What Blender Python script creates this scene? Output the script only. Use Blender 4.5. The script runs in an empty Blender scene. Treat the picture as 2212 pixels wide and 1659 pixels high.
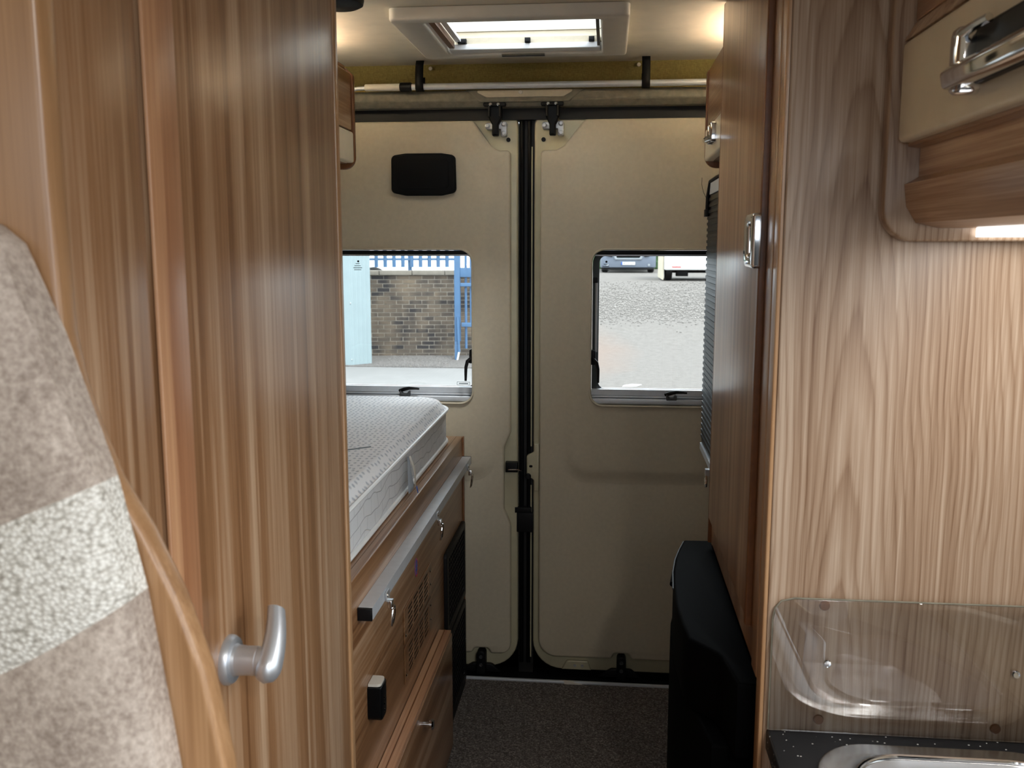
import bpy, bmesh, math, random
from mathutils import Vector, Matrix
from mathutils.geometry import tessellate_polygon
random.seed(7)
SC = bpy.context.scene
COL = SC.collection
R = math.radians

# ------------------------------------------------------------------ camera, world, light, exposure
cam_d = bpy.data.cameras.new('camera'); cam = bpy.data.objects.new('camera', cam_d); COL.objects.link(cam)
cam.location = (0, 0, 1.32)
cam.rotation_euler = (R(90 - 8.435), 0, R(5.835))
cam_d.sensor_width = 36; cam_d.lens = 32.92; cam_d.clip_start = 0.02; cam_d.clip_end = 300
cam_d.dof.use_dof = True; cam_d.dof.focus_distance = 2.6; cam_d.dof.aperture_fstop = 11
SC.camera = cam
SC.view_settings.view_transform = 'Standard'; SC.view_settings.look = 'None'
SC.view_settings.gamma = 1; SC.view_settings.use_curve_mapping = False
SC.view_settings.exposure = 1.95
w = bpy.data.worlds.new('overcast_sky'); SC.world = w; w.use_nodes = True
bg = w.node_tree.nodes['Background']; bg.inputs[0].default_value = (0.86, 0.93, 1.0, 1); bg.inputs[1].default_value = 1.0
def portal(name, loc, rot, sx, sy):
    l = bpy.data.lights.new(name, 'AREA'); l.shape = 'RECTANGLE'; l.size = sx; l.size_y = sy
    l.cycles.is_portal = True
    o = bpy.data.objects.new(name, l); COL.objects.link(o); o.location = loc; o.rotation_euler = rot
sun_d = bpy.data.lights.new('sun', 'SUN'); sun_d.energy = 0.8; sun_d.angle = R(12); sun_d.color = (1, .97, .92)
sun = bpy.data.objects.new('sun', sun_d); COL.objects.link(sun); sun.rotation_euler = (R(28), 0, R(35))
FRONT_Y = -1.1
portal('windscreen_portal', (-0.235, FRONT_Y, 1.53), (R(90), 0, 0), 1.5, 0.36)
portal('side_door_portal', (0.71, -.36, 0.92), (0, R(90), 0), 1.7, 1.2)
portal('rooflight_portal', (-0.22, 2.305, 1.93), (0, 0, 0), 0.40, 0.37)
portal('galley_window_portal', (0.71, 0.80, 1.01), (0, R(90), 0), 0.6, 1.02)
portal('rear_window_portal_a', (-0.63, 2.80, 1.08), (R(-90), 0, 0), 0.48, 0.45)
portal('rear_window_portal_b', (0.19, 2.80, 1.08), (R(-90), 0, 0), 0.48, 0.45)

# ------------------------------------------------------------------ helpers: materials
def lin(r, g, b):
    f = lambda c: (c/255/12.92) if c/255 <= .04045 else ((c/255+.055)/1.055)**2.4
    return (f(r), f(g), f(b), 1)
class NT:
    def __init__(s, name):
        s.m = bpy.data.materials.new(name); s.m.use_nodes = True; s.t = s.m.node_tree
        s.p = s.t.nodes['Principled BSDF']; s.out = s.t.nodes['Material Output']
    def n(s, typ, **k):
        x = s.t.nodes.new(typ)
        for a, v in k.items():
            if hasattr(x, a) and not a.startswith('_'): setattr(x, a, v)
        return x
    def l(s, a, b): s.t.links.new(a, b)
    def coord(s, scale=(1, 1, 1), kind='Object'):
        tc = s.n('ShaderNodeTexCoord'); mp = s.n('ShaderNodeMapping'); mp.inputs['Scale'].default_value = scale
        s.l(tc.outputs[kind], mp.inputs['Vector']); return mp.outputs[0]
    def noise(s, vec, scale, detail=2, rough=.5, dist=0):
        x = s.n('ShaderNodeTexNoise'); x.inputs['Scale'].default_value = scale; x.inputs['Detail'].default_value = detail
        x.inputs['Roughness'].default_value = rough; x.inputs['Distortion'].default_value = dist
        s.l(vec, x.inputs['Vector']); return x.outputs['Fac']
    def math(s, op, a, b=None, c=None):
        x = s.n('ShaderNodeMath', operation=op)
        for i, v in enumerate((a, b, c)):
            if v is None: continue
            if isinstance(v, (int, float)): x.inputs[i].default_value = v
            else: s.l(v, x.inputs[i])
        return x.outputs[0]
    def ramp(s, fac, stops):
        x = s.n('ShaderNodeValToRGB'); e = x.color_ramp.elements
        while len(e) < len(stops): e.new(.5)
        for q, (p, c) in zip(e, stops): q.position = p; q.color = c
        s.l(fac, x.inputs[0]); return x.outputs[0]
    def mix(s, fac, a, b, mode='MIX'):
        x = s.n('ShaderNodeMix', data_type='RGBA', blend_type=mode)
        for i, v in ((0, fac), (6, a), (7, b)):
            if isinstance(v, (int, float)): x.inputs[i].default_value = v
            elif isinstance(v, tuple): x.inputs[i].default_value = v
            else: s.l(v, x.inputs[i])
        return x.outputs[2]
    def bump(s, h, strength=.2, dist=.001):
        b = s.n('ShaderNodeBump'); b.inputs['Strength'].default_value = strength; b.inputs['Distance'].default_value = dist
        s.l(h, b.inputs['Height']); s.l(b.outputs[0], s.p.inputs['Normal'])
    def col(s, c):
        if isinstance(c, tuple): s.p.inputs['Base Color'].default_value = c
        else: s.l(c, s.p.inputs['Base Color'])
    def pr(s, rough=.5, metal=0, spec=.5):
        s.p.inputs['Roughness'].default_value = rough; s.p.inputs['Metallic'].default_value = metal
        s.p.inputs['Specular IOR Level'].default_value = spec

def plain(name, c, rough=.5, metal=0, spec=.5, var=.12, vs=30, bump=0, bs=200):
    t = NT(name); t.pr(rough, metal, spec)
    v = t.coord()
    n = t.noise(v, vs, 3)
    d = tuple(x*(1-var) for x in c[:3])+(1,); l = tuple(min(1, x*(1+var)) for x in c[:3])+(1,)
    t.col(t.ramp(n, [(.3, d), (.7, l)]))
    if bump: t.bump(t.noise(v, bs, 3), bump)
    return t.m

def wood(name, axis='z', dark=lin(92, 56, 28), mid=lin(146, 107, 74), light=lin(190, 160, 131), rings=26, off=(0, 0, 0), rough=.30, zs=.04, rw=.16, arch=None):
    t = NT(name); t.pr(rough, 0, .5)
    k = {'x': (zs, 1, 1), 'y': (1, zs, 1), 'z': (1, 1, zs)}[axis]
    kf = {'x': (.012, 1, 1), 'y': (1, .012, 1), 'z': (1, 1, .012)}[axis]
    tc = t.n('ShaderNodeTexCoord')
    def mp(sc):
        m = t.n('ShaderNodeMapping'); m.inputs['Scale'].default_value = sc; m.inputs['Location'].default_value = off
        t.l(tc.outputs['Object'], m.inputs['Vector']); return m.outputs[0]
    v = mp(k); vf = mp(kf)
    n1 = t.noise(v, 3.2, 1.0, .4, .2)
    fib = t.noise(vf, 520, 3, .6)
    str_ = t.noise(vf, 90, 4, .7)
    broad = t.noise(vf, 16, 2, .5)
    src = t.math('MULTIPLY', n1, rings)
    if arch:
        xc, z0, tilt, freq = arch
        sx = t.n('ShaderNodeSeparateXYZ'); t.l(tc.outputs['Object'], sx.inputs[0])
        wob = t.noise(mp((1, 1, .25)), 9, 2, .5)
        dx = t.math('ADD', sx.outputs[0], t.math('MULTIPLY_ADD', wob, .06, -.03-xc))
        dz = t.math('MULTIPLY', t.math('ADD', sx.outputs[2], -z0), tilt)
        rr = t.math('SQRT', t.math('ADD', t.math('MULTIPLY', dx, dx), t.math('MULTIPLY', dz, dz)))
        src = t.math('MULTIPLY_ADD', rr, freq, t.math('MULTIPLY', n1, 9.0))
    saw = t.math('FRACT', t.math('ADD', src, t.math('MULTIPLY', str_, .55)))
    ring = t.ramp(saw, [(0, (.0, .0, .0, 1)), (.10, (.75, .75, .75, 1)), (.45, (1, 1, 1, 1)), (.80, (.6, .6, .6, 1)), (1, (0, 0, 0, 1))])
    f = t.math('ADD', t.math('MULTIPLY', ring, rw), t.math('MULTIPLY', fib, .34))
    f = t.math('ADD', f, t.math('MULTIPLY', str_, .55))
    f = t.math('ADD', f, t.math('MULTIPLY', broad, .50))
    h = .68+rw*.68
    c = t.ramp(f, [(h-.26, dark), (h, mid), (h+.24, light)])
    t.col(c)
    t.bump(fib, .06, .0006)
    t.p.inputs['Coat Weight'].default_value = .25; t.p.inputs['Coat Roughness'].default_value = .22
    return t.m

def glass(name, tint=(.96, .98, .97, 1), rough=0.0, ior=1.45):
    m = bpy.data.materials.new(name); m.use_nodes = True; t = m.node_tree; t.nodes.clear()
    o = t.nodes.new('ShaderNodeOutputMaterial'); mx = t.nodes.new('ShaderNodeMixShader')
    tr = t.nodes.new('ShaderNodeBsdfTransparent'); tr.inputs[0].default_value = tint
    gl = t.nodes.new('ShaderNodeBsdfGlossy'); gl.inputs['Roughness'].default_value = rough
    fr = t.nodes.new('ShaderNodeFresnel'); fr.inputs['IOR'].default_value = ior
    t.links.new(fr.outputs[0], mx.inputs[0]); t.links.new(tr.outputs[0], mx.inputs[1]); t.links.new(gl.outputs[0], mx.inputs[2])
    t.links.new(mx.outputs[0], o.inputs[0]); return m

def emit(name, c, s):
    m = bpy.data.materials.new(name); m.use_nodes = True; t = m.node_tree; t.nodes.clear()
    o = t.nodes.new('ShaderNodeOutputMaterial'); e = t.nodes.new('ShaderNodeEmission')
    e.inputs[0].default_value = c; e.inputs[1].default_value = s; t.links.new(e.outputs[0], o.inputs[0]); return m

MAT = {}
MAT['wood_z'] = wood('walnut_vertical', 'z', rings=11)
MAT['wood_sheen'] = wood('walnut_cathedral_sheen', 'z', dark=lin(116, 84, 58), mid=lin(160, 133, 109), light=lin(190, 168, 147), rings=13, off=(.31, .2, .1), rough=.42, zs=.16, rw=.19, arch=(-.12, .35, .075, 105))  # same walnut made paler and greyer, sheen put into its colours
MAT['wood_y'] = wood('walnut_lengthwise', 'y', rings=9, zs=.08, off=(.3, .1, .7))
MAT['wood_x'] = wood('walnut_crosswise', 'x', rings=7, off=(.9, .4, .2))
MAT['wood_lip'] = wood('solid_lipping', 'z', dark=lin(128, 82, 54), mid=lin(166, 116, 82), light=lin(196, 150, 112), rings=4, off=(.1, .7, .4))
MAT['wood_edge'] = plain('edge_band_brown', lin(118, 74, 40), .35, vs=60)
MAT['wood_edge_light'] = wood('edge_band_light', 'z', dark=lin(134, 96, 62), mid=lin(168, 128, 90), light=lin(194, 156, 118), rings=3)
MAT['ply_y'] = wood('plywood_edge', 'y', dark=lin(120, 80, 54), mid=lin(176, 128, 94), light=lin(206, 164, 128), rings=3)
MAT['cream'] = plain('cream_trim', lin(194, 184, 162), .55, var=.04, vs=90, bump=.12, bs=700)
MAT['cream_gloss'] = plain('cream_gloss_door', lin(208, 196, 172), .32, var=.03)
MAT['headliner'] = plain('cream_headliner', lin(222, 213, 193), .8, var=.05, vs=20, bump=.15, bs=500)
MAT['white_plastic'] = plain('white_plastic', lin(214, 209, 198), .45, var=.03)
MAT['olive_metal'] = plain('gold_olive_painted_metal', lin(190, 184, 156), .34, .12, var=.05)
MAT['black'] = plain('black_plastic', lin(12, 12, 14), .5, 0, .25, var=.1)
MAT['black_gloss'] = plain('black_gloss', lin(8, 9, 11), .38, 0, .16, var=.1)
MAT['black_matt'] = plain('black_matt', lin(9, 9, 10), .7, 0, .2, var=.1)
MAT['rubber'] = plain('black_rubber', lin(11, 11, 11), .6, var=.2)
MAT['fridge_black'] = plain('fridge_black', lin(6, 6, 7), .6, 0, .02, var=.1)
MAT['dark_grey'] = plain('dark_grey_plastic', lin(58, 60, 62), .5, var=.1)
MAT['chrome'] = plain('chrome', lin(225, 227, 230), .08, 1, var=.02)
MAT['satin'] = plain('satin_nickel', lin(200, 204, 210), .36, .7, var=.03)
MAT['alu'] = plain('anodised_aluminium', lin(206, 211, 217), .36, .35, var=.04, vs=60)
MAT['steel'] = plain('brushed_steel', lin(205, 205, 205), .2, 1, var=.04)
MAT['basin'] = plain('satin_steel_basin', lin(208, 209, 212), .34, .85, var=.03)
MAT['zinc'] = plain('zinc_plate', lin(196, 198, 200), .35, .7, var=.05)
MAT['glass'] = glass('window_acrylic')
MAT['lid_glass'] = glass('clear_toughened_glass', (.99, .99, .985, 1), 0.0, 1.62)
MAT['white_paint'] = plain('white_paint', lin(232, 233, 232), .35, var=.02)
MAT['led_warm'] = emit('warm_led_tape', (1, .88, .66, 1), 6)
MAT['led_white'] = emit('white_light_diffuser', (1, .97, .92, 1), 1.2)
t = NT('dark_carpet'); t.pr(.95, 0, .1); v = t.coord(); n = t.noise(v, 210, 3, .8)
t.col(t.ramp(n, [(.36, lin(62, 57, 54)), (.55, lin(108, 101, 96)), (.72, lin(176, 166, 158))])); t.bump(n, .8, .003); MAT['carpet'] = t.m
t = NT('olive_woven_fabric'); t.pr(.9, 0, .15); v = t.coord((1, 1, 1)); n = t.noise(t.coord((.15, 1, 1)), 700, 2); n2 = t.noise(t.coord((1, 1, .15)), 700, 2)
f = t.math('MULTIPLY_ADD', n, .5, t.math('MULTIPLY', n2, .5)); t.col(t.ramp(f, [(.3, lin(104, 92, 50)), (.7, lin(140, 126, 74))])); t.bump(f, .4); MAT['olive'] = t.m
MAT['grey_fabric'] = plain('grey_header_fabric', lin(122, 118, 104), .85, var=.18, vs=60, bump=.3, bs=500)
t = NT('brown_suede'); t.pr(.95, 0, .1); n = t.noise(t.coord((1, 1, 1)), 190, 4, .65); n2 = t.noise(t.coord(), 14, 3)
f = t.math('MULTIPLY_ADD', n2, .35, t.math('MULTIPLY', n, .65)); t.col(t.ramp(f, [(.34, lin(138, 124, 114)), (.5, lin(174, 160, 149)), (.66, lin(204, 191, 180))])); t.bump(n, .4, .002); MAT['suede'] = t.m
t = NT('pale_boucle'); t.pr(.95, 0, .1); vo = t.n('ShaderNodeTexVoronoi'); vo.inputs['Scale'].default_value = 260; t.l(t.coord((1, 1, 1.3)), vo.inputs['Vector'])
n = t.noise(t.coord(), 160, 3, .7); f = t.math('MULTIPLY_ADD', vo.outputs['Distance'], -.55, t.math('MULTIPLY_ADD', n, .5, .55))
t.col(t.ramp(f, [(.22, lin(150, 144, 134)), (.46, lin(206, 202, 194)), (.70, lin(242, 240, 234))])); t.bump(f, .8, .003); MAT['boucle'] = t.m
t = NT('mattress_ticking'); t.pr(.85, 0, .2); vo = t.n('ShaderNodeTexVoronoi'); vo.voronoi_dimensions = '2D'; vo.inputs['Scale'].default_value = 78; vo.inputs['Randomness'].default_value = .35
t.l(t.coord((1, .6, 1)), vo.inputs['Vector']); h = t.ramp(vo.outputs['Distance'], [(.14, (0, 0, 0, 1)), (.30, (1, 1, 1, 1))])
t.col(t.mix(h, lin(196, 203, 213), lin(243, 246, 250))); t.bump(h, .5, .003); MAT['tick'] = t.m
t = NT('mattress_border'); t.pr(.85, 0, .2); br = t.n('ShaderNodeTexBrick'); br.inputs['Scale'].default_value = 9; br.inputs['Mortar Size'].default_value = .012
br.inputs['Color1'].default_value = (1, 1, 1, 1); br.inputs['Color2'].default_value = (1, 1, 1, 1); br.inputs['Mortar'].default_value = (0, 0, 0, 1); br.inputs['Mortar Smooth'].default_value = 1
mp = t.n('ShaderNodeMapping'); mp.inputs['Rotation'].default_value = (0, R(90), R(90)); tc = t.n('ShaderNodeTexCoord'); t.l(tc.outputs['Object'], mp.inputs['Vector'])
nz = t.n('ShaderNodeTexNoise'); nz.inputs['Scale'].default_value = 6; t.l(mp.outputs[0], nz.inputs['Vector']); vm = t.n('ShaderNodeVectorMath', operation='MULTIPLY_ADD')
vm.inputs[1].default_value = (.08, .08, .08); t.l(nz.outputs['Color'], vm.inputs[0]); t.l(mp.outputs[0], vm.inputs[2]); t.l(vm.outputs[0], br.inputs['Vector'])
t.col(t.mix(br.outputs['Color'], lin(196, 198, 200), lin(222, 224, 226))); t.bump(br.outputs['Color'], .5, .004); MAT['border'] = t.m
t = NT('speckled_black_laminate'); t.pr(.45, 0, .25); vo = t.n('ShaderNodeTexVoronoi'); vo.inputs['Scale'].default_value = 90; t.l(t.coord(), vo.inputs['Vector'])
t.col(t.ramp(vo.outputs['Distance'], [(.09, lin(200, 200, 196)), (.13, lin(26, 26, 28))])); MAT['laminate'] = t.m
t = NT('black_ribbed'); t.pr(.4, 0, .2); wv = t.n('ShaderNodeTexNoise'); t.l(t.coord(), wv.inputs['Vector']); t.col(t.ramp(wv.outputs['Fac'], [(.3, lin(10, 11, 12)), (.7, lin(17, 18, 21))])); MAT['ribbed'] = t.m
# outdoors
t = NT('yard_ground'); t.pr(.95, 0, .1); v = t.coord(); n = t.noise(v, 9, 5, .7); n2 = t.noise(v, .35, 3); n3 = t.noise(v, 60, 3, .7)
c = t.ramp(t.math('MULTIPLY_ADD', n3, .5, t.math('MULTIPLY', n, .5)), [(.3, lin(102, 98, 95)), (.7, lin(134, 130, 126))])
mpp = t.n('ShaderNodeMapping'); mpp.inputs['Location'].default_value = (.45, -3.75, 0); mpp.inputs['Scale'].default_value = (.9, .22, 0)
t.l(t.n('ShaderNodeNewGeometry').outputs['Position'], mpp.inputs['Vector'])
vl = t.n('ShaderNodeVectorMath', operation='LENGTH'); t.l(mpp.outputs[0], vl.inputs[0])
ef = t.math('ADD', vl.outputs['Value'], t.math('MULTIPLY_ADD', n2, 1.2, -.6))
c = t.mix(t.ramp(ef, [(.2, (.42, .42, .42, 1)), (.9, (0, 0, 0, 1))]), c, lin(138, 114, 100)); t.col(c); t.bump(n3, .5, .02); MAT['yard'] = t.m
MAT['concrete'] = plain('pale_concrete', lin(122, 121, 120), .9, var=.06, vs=3, bump=.2, bs=40)
t = NT('grey_gravel'); t.pr(.95, 0, .1); n = t.noise(t.coord(), 40, 4, .8); t.col(t.ramp(n, [(.35, lin(96, 93, 91)), (.6, lin(140, 136, 133))])); t.bump(n, 1, .03); MAT['gravel'] = t.m
MAT['stone'] = plain('gravel_stones', lin(130, 126, 122), .9, var=.3, vs=9)
t = NT('stained_brick'); t.pr(.9, 0, .15); oi = t.n('ShaderNodeObjectInfo'); geo = t.n('ShaderNodeNewGeometry')
def world_noise(t, geo, sc, scale, det):
    mp = t.n('ShaderNodeMapping'); mp.inputs['Scale'].default_value = sc; t.l(geo.outputs['Position'], mp.inputs['Vector']); return t.noise(mp.outputs[0], scale, det, .6)
st = world_noise(t, geo, (1, 1, .7), 1.5, 3); fine = world_noise(t, geo, (1, 1, 1), 26, 3)
base = t.ramp(oi.outputs['Random'], [(0, lin(90, 81, 72)), (.5, lin(112, 99, 84)), (1, lin(126, 113, 97))])
base = t.mix(t.math('MULTIPLY', fine, .5), base, lin(140, 127, 113))
sf = t.math('ADD', t.math('MULTIPLY', st, 1.0), t.math('MULTIPLY', oi.outputs['Random'], .22))
t.col(t.mix(t.ramp(sf, [(.50, (0, 0, 0, 1)), (.76, (1, 1, 1, 1))]), base, lin(60, 58, 59))); t.bump(fine, .5, .004); MAT['brick'] = t.m
MAT['mortar'] = plain('pale_mortar', lin(150, 142, 131), .95, var=.12, vs=12)
MAT['coping'] = plain('stone_coping', lin(132, 126, 116), .95, var=.12, vs=9, bump=.4, bs=60)
MAT['blue'] = plain('blue_fence_paint', lin(72, 106, 142), .5, var=.08, vs=6)
MAT['pale_blue'] = plain('pale_blue_steel', lin(142, 158, 162), .5, var=.03, vs=4)
MAT['van_grey'] = plain('grey_bumper', lin(104, 113, 127), .5, var=.05)
MAT['van_silver'] = plain('silver_paint', lin(150, 156, 162), .3, .3, var=.03)
MAT['leaf'] = plain('hedge_leaf', lin(62, 94, 54), .8, var=.4, vs=6)
MAT['red'] = plain('red_reflector', lin(196, 50, 46), .3, var=.05)
MAT['blue_band'] = plain('blue_print', lin(40, 90, 180), .5, var=.02)
MAT['yellow_plate'] = plain('number_plate_white', lin(230, 230, 226), .4, var=.01)
MAT['label_grey'] = plain('grey_label', lin(150, 158, 166), .8, var=.05)
MAT['ink'] = plain('dark_print', lin(40, 44, 52), .6, var=.02)
MAT['ink_soft'] = plain('grey_print', lin(110, 124, 130), .6, var=.02)

# ------------------------------------------------------------------ helpers: geometry
PX = lambda a, b, d: (d, a, b)      # plate lying in the y-z plane, depth along x
PY = lambda a, b, d: (a, d, b)      # plate lying in the x-z plane, depth along y
PZ = lambda a, b, d: (a, b, d)      # plate lying in the x-y plane, depth along z
def rpoly(pts, seg=6):
    out = []; n = len(pts)
    for i in range(n):
        x, y = pts[i][:2]; r = pts[i][2] if len(pts[i]) > 2 else 0
        if r <= 0: out.append((x, y)); continue
        p = Vector((x, y)); a = (Vector(pts[i-1][:2])-p); b = (Vector(pts[(i+1) % n][:2])-p)
        ang = a.angle(b); d = min(r/math.tan(ang/2), a.length*.5, b.length*.5); r2 = d*math.tan(ang/2)
        a.normalize(); b.normalize(); p0 = p+a*d; p1 = p+b*d; c = p+(a+b).normalized()*(r2/math.sin(ang/2))
        v0 = p0-c; v1 = p1-c; th = v0.angle_signed(v1)
        for k in range(seg+1):
            q = v0.copy(); q.rotate(Matrix.Rotation(-th*k/seg, 2)); out.append(tuple(c+q))
    return out
def rect(a0, b0, a1, b1, r=0, seg=6): return rpoly([(a0, b0, r), (a1, b0, r), (a1, b1, r), (a0, b1, r)], seg)
def area2(p): return sum(p[i-1][0]*p[i][1]-p[i][0]*p[i-1][1] for i in range(len(p)))
def inset(p, d):
    n = len(p); out = []
    for i in range(n):
        a = Vector(p[i])-Vector(p[i-1]); b = Vector(p[(i+1) % n])-Vector(p[i])
        if a.length < 1e-9: a = b
        if b.length < 1e-9: b = a
        a.normalize(); b.normalize(); na = Vector((-a.y, a.x)); nb = Vector((-b.y, b.x))
        m = na+nb
        if m.length < 1e-6: m = na
        m.normalize(); k = d/max(.35, m.dot(na)); out.append((p[i][0]+m.x*k, p[i][1]+m.y*k))
    return out
class MB:
    def __init__(s): s.v = []; s.f = []
    def add(s, vs, fs):
        o = len(s.v); s.v += [tuple(x) for x in vs]; s.f += [tuple(i+o for i in f) for f in fs]; return s
    def box(s, x0, y0, z0, x1, y1, z1, b=0):
        if b > 0:
            return s.plate(rect(x0, z0, x1, z1), [], y0, y1, b, PY, both=True)
        V = [(x0, y0, z0), (x1, y0, z0), (x1, y1, z0), (x0, y1, z0), (x0, y0, z1), (x1, y0, z1), (x1, y1, z1), (x0, y1, z1)]
        return s.add(V, [(0, 3, 2, 1), (4, 5, 6, 7), (0, 1, 5, 4), (1, 2, 6, 5), (2, 3, 7, 6), (3, 0, 4, 7)])
    def plate(s, outline, holes, front, back, bevel, mp, both=False, steps=3, bw=0, fixed_holes=False):
        ol = [list(outline)] + [list(h) for h in holes]
        if area2(ol[0]) < 0: ol[0].reverse()
        for h in ol[1:]:
            if area2(h) > 0: h.reverse()
        sg = 1 if back > front else -1
        lay = []
        if bevel > 0:
            for k in range(steps+1):
                a = k/steps*math.pi/2; lay.append((bevel*(1-math.sin(a)), front+sg*bevel*(1-math.cos(a)))) if not bw else lay.append((bw*(1-k/steps), front+sg*bevel*(.5-.5*math.cos(math.pi*k/steps))))
        else: lay.append((0, front))
        if both and bevel > 0:
            for k in range(steps+1):
                a = k/steps*math.pi/2; lay.append((bevel*(1-math.cos(a)), back-sg*bevel*(1-math.sin(a))))
        else: lay.append((0, back))
        base = len(s.v); rings = []
        for ins, d in lay:
            rr = []
            for pi, p in enumerate(ol):
                q = inset(p, ins) if ins and not (pi and fixed_holes) else p
                i0 = len(s.v); s.v += [mp(a, b, d) for a, b in q]; rr.append((i0, len(q), q))
            rings.append(rr)
        for r0, r1 in zip(rings, rings[1:]):
            for (i0, n, _), (j0, _, _) in zip(r0, r1):
                for k in range(n):
                    k2 = (k+1) % n; s.f.append((i0+k, j0+k, j0+k2, i0+k2))
        for rr in (rings[0], rings[-1]):
            idx = []; polys = []
            for i0, n, q in rr: idx += list(range(i0, i0+n)); polys.append([Vector((a, b, 0)) for a, b in q])
            if len(polys) == 1 and n_convex(rr[0][2]): s.f.append(tuple(idx))
            else:
                for tri in tessellate_polygon(polys): s.f.append(tuple(idx[k] for k in tri))
        return s
    def tube(s, path, r, n=8, closed=False, caps=True):
        P = [Vector(p) for p in path]; m = len(P); rr = r if isinstance(r, (list, tuple)) else [r]*m
        up = None; base = len(s.v)
        for i in range(m):
            if closed: tan = P[(i+1) % m]-P[i-1]
            else: tan = P[min(i+1, m-1)]-P[max(i-1, 0)]
            tan.normalize()
            if up is None:
                up = Vector((0, 0, 1)) if abs(tan.z) < .9 else Vector((1, 0, 0))
            sd = tan.cross(up).normalized(); up = sd.cross(tan).normalized()
            for k in range(n):
                a = 2*math.pi*k/n; s.v.append(tuple(P[i]+sd*math.cos(a)*rr[i]+up*math.sin(a)*rr[i]))
        for i in range(m if closed else m-1):
            j = (i+1) % m
            for k in range(n):
                k2 = (k+1) % n; s.f.append((base+i*n+k, base+i*n+k2, base+j*n+k2, base+j*n+k))
        if caps and not closed:
            s.f.append(tuple(base+k for k in range(n))[::-1]); s.f.append(tuple(base+(m-1)*n+k for k in range(n)))
        return s
    def lathe(s, prof, c, axis, n=24):
        c = Vector(c); ax = Vector(axis).normalized(); u = ax.orthogonal().normalized(); w_ = ax.cross(u); base = len(s.v); m = len(prof)
        for r, h in prof:
            for k in range(n):
                a = 2*math.pi*k/n; s.v.append(tuple(c+ax*h+(u*math.cos(a)+w_*math.sin(a))*r))
        for i in range(m-1):
            for k in range(n):
                k2 = (k+1) % n; s.f.append((base+i*n+k, base+i*n+k2, base+(i+1)*n+k2, base+(i+1)*n+k))
        if prof[0][0] > 0: s.f.append(tuple(base+k for k in range(n))[::-1])
        if prof[-1][0] > 0: s.f.append(tuple(base+(m-1)*n+k for k in range(n)))
        return s
    def prism(s, poly, d0, d1, mp, bevel=0): return s.plate(poly, [], d0, d1, bevel, mp, both=True)
    def grid(s, fn, nu, nv):
        b = len(s.v)
        for j in range(nv+1):
            for i in range(nu+1): s.v.append(tuple(fn(i/nu, j/nv)))
        for j in range(nv):
            for i in range(nu):
                a = b+j*(nu+1)+i; s.f.append((a, a+1, a+nu+2, a+nu+1))
        return s
    def mesh(s, name, off=(0, 0, 0), smooth=True, ang=35):
        me = bpy.data.meshes.new(name)
        me.from_pydata([(x-off[0], y-off[1], z-off[2]) for x, y, z in s.v], [], s.f)
        bm = bmesh.new(); bm.from_mesh(me); bmesh.ops.remove_doubles(bm, verts=bm.verts, dist=1e-6)
        bmesh.ops.recalc_face_normals(bm, faces=bm.faces); bm.to_mesh(me); bm.free()
        if smooth:
            me.polygons.foreach_set('use_smooth', [True]*len(me.polygons)); me.set_sharp_from_angle(angle=R(ang))
        return me
def n_convex(q):
    sgn = 0; n = len(q)
    for i in range(n):
        a = Vector(q[i])-Vector(q[i-1]); b = Vector(q[(i+1) % n])-Vector(q[i]); c = a.x*b.y-a.y*b.x
        if abs(c) < 1e-12: continue
        if sgn == 0: sgn = 1 if c > 0 else -1
        elif (c > 0) != (sgn > 0): return False
    return True
def tag(o, label=None, cat=None, group=None, kind=None):
    if label: o['label'] = label
    if cat: o['category'] = cat
    if group: o['group'] = group
    if kind: o['kind'] = kind
    return o
ROOT = {}
def thing(name, loc, label=None, cat=None, group=None, kind=None):
    o = bpy.data.objects.new(name, None); COL.objects.link(o); o.location = loc; o.empty_display_size = .05
    ROOT[o.name] = tuple(loc); return tag(o, label, cat, group, kind)
def part(name, mb, mat, parent, smooth=True, label=None, kind=None, ang=35):
    off = ROOT[parent.name]
    me = mb.mesh(name, off, smooth, ang); me.materials.append(MAT[mat] if isinstance(mat, str) else mat)
    o = bpy.data.objects.new(name, me); COL.objects.link(o); o.parent = parent; ROOT[o.name] = off
    if label: o['label'] = label
    if kind: o['kind'] = kind
    return o
def solo(name, mb, mat, label=None, cat=None, group=None, kind=None, smooth=True, ang=35):
    xs, ys, zs = zip(*mb.v); off = ((min(xs)+max(xs))/2, (min(ys)+max(ys))/2, min(zs))
    me = mb.mesh(name, off, smooth, ang); me.materials.append(MAT[mat] if isinstance(mat, str) else mat)
    o = bpy.data.objects.new(name, me); COL.objects.link(o); o.location = off; ROOT[o.name] = off
    return tag(o, label, cat, group, kind)
def text_part(name, body, size, loc, rot, mat, parent, ext=.0004):
    cu = bpy.data.curves.new(name+'_curve', 'FONT'); cu.body = body; cu.size = size; cu.extrude = ext; cu.align_x = 'CENTER'; cu.align_y = 'CENTER'
    tmp = bpy.data.objects.new(name+'_tmp', cu); COL.objects.link(tmp); bpy.context.view_layer.update()
    me = bpy.data.meshes.new_from_object(tmp.evaluated_get(bpy.context.evaluated_depsgraph_get())); bpy.data.objects.remove(tmp)
    M4 = Matrix.Translation(Vector(loc)-Vector(ROOT[parent.name])) @ rot.to_4x4(); me.transform(M4)
    me.materials.clear(); me.materials.append(MAT[mat]); o = bpy.data.objects.new(name, me); COL.objects.link(o); o.parent = parent; ROOT[o.name] = ROOT[parent.name]; return o
def copy_tree(o, dz, parent=None):
    c = o.copy(); COL.objects.link(c); c.parent = parent
    for ch in list(o.children): copy_tree(ch, dz, c)
    return c

XL, XR, ZC = -1.15, 0.68, 1.83      # body sides, ceiling height
YD = 2.73                           # rear door trim plane
YK = 1.38                           # galley partition face
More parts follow.
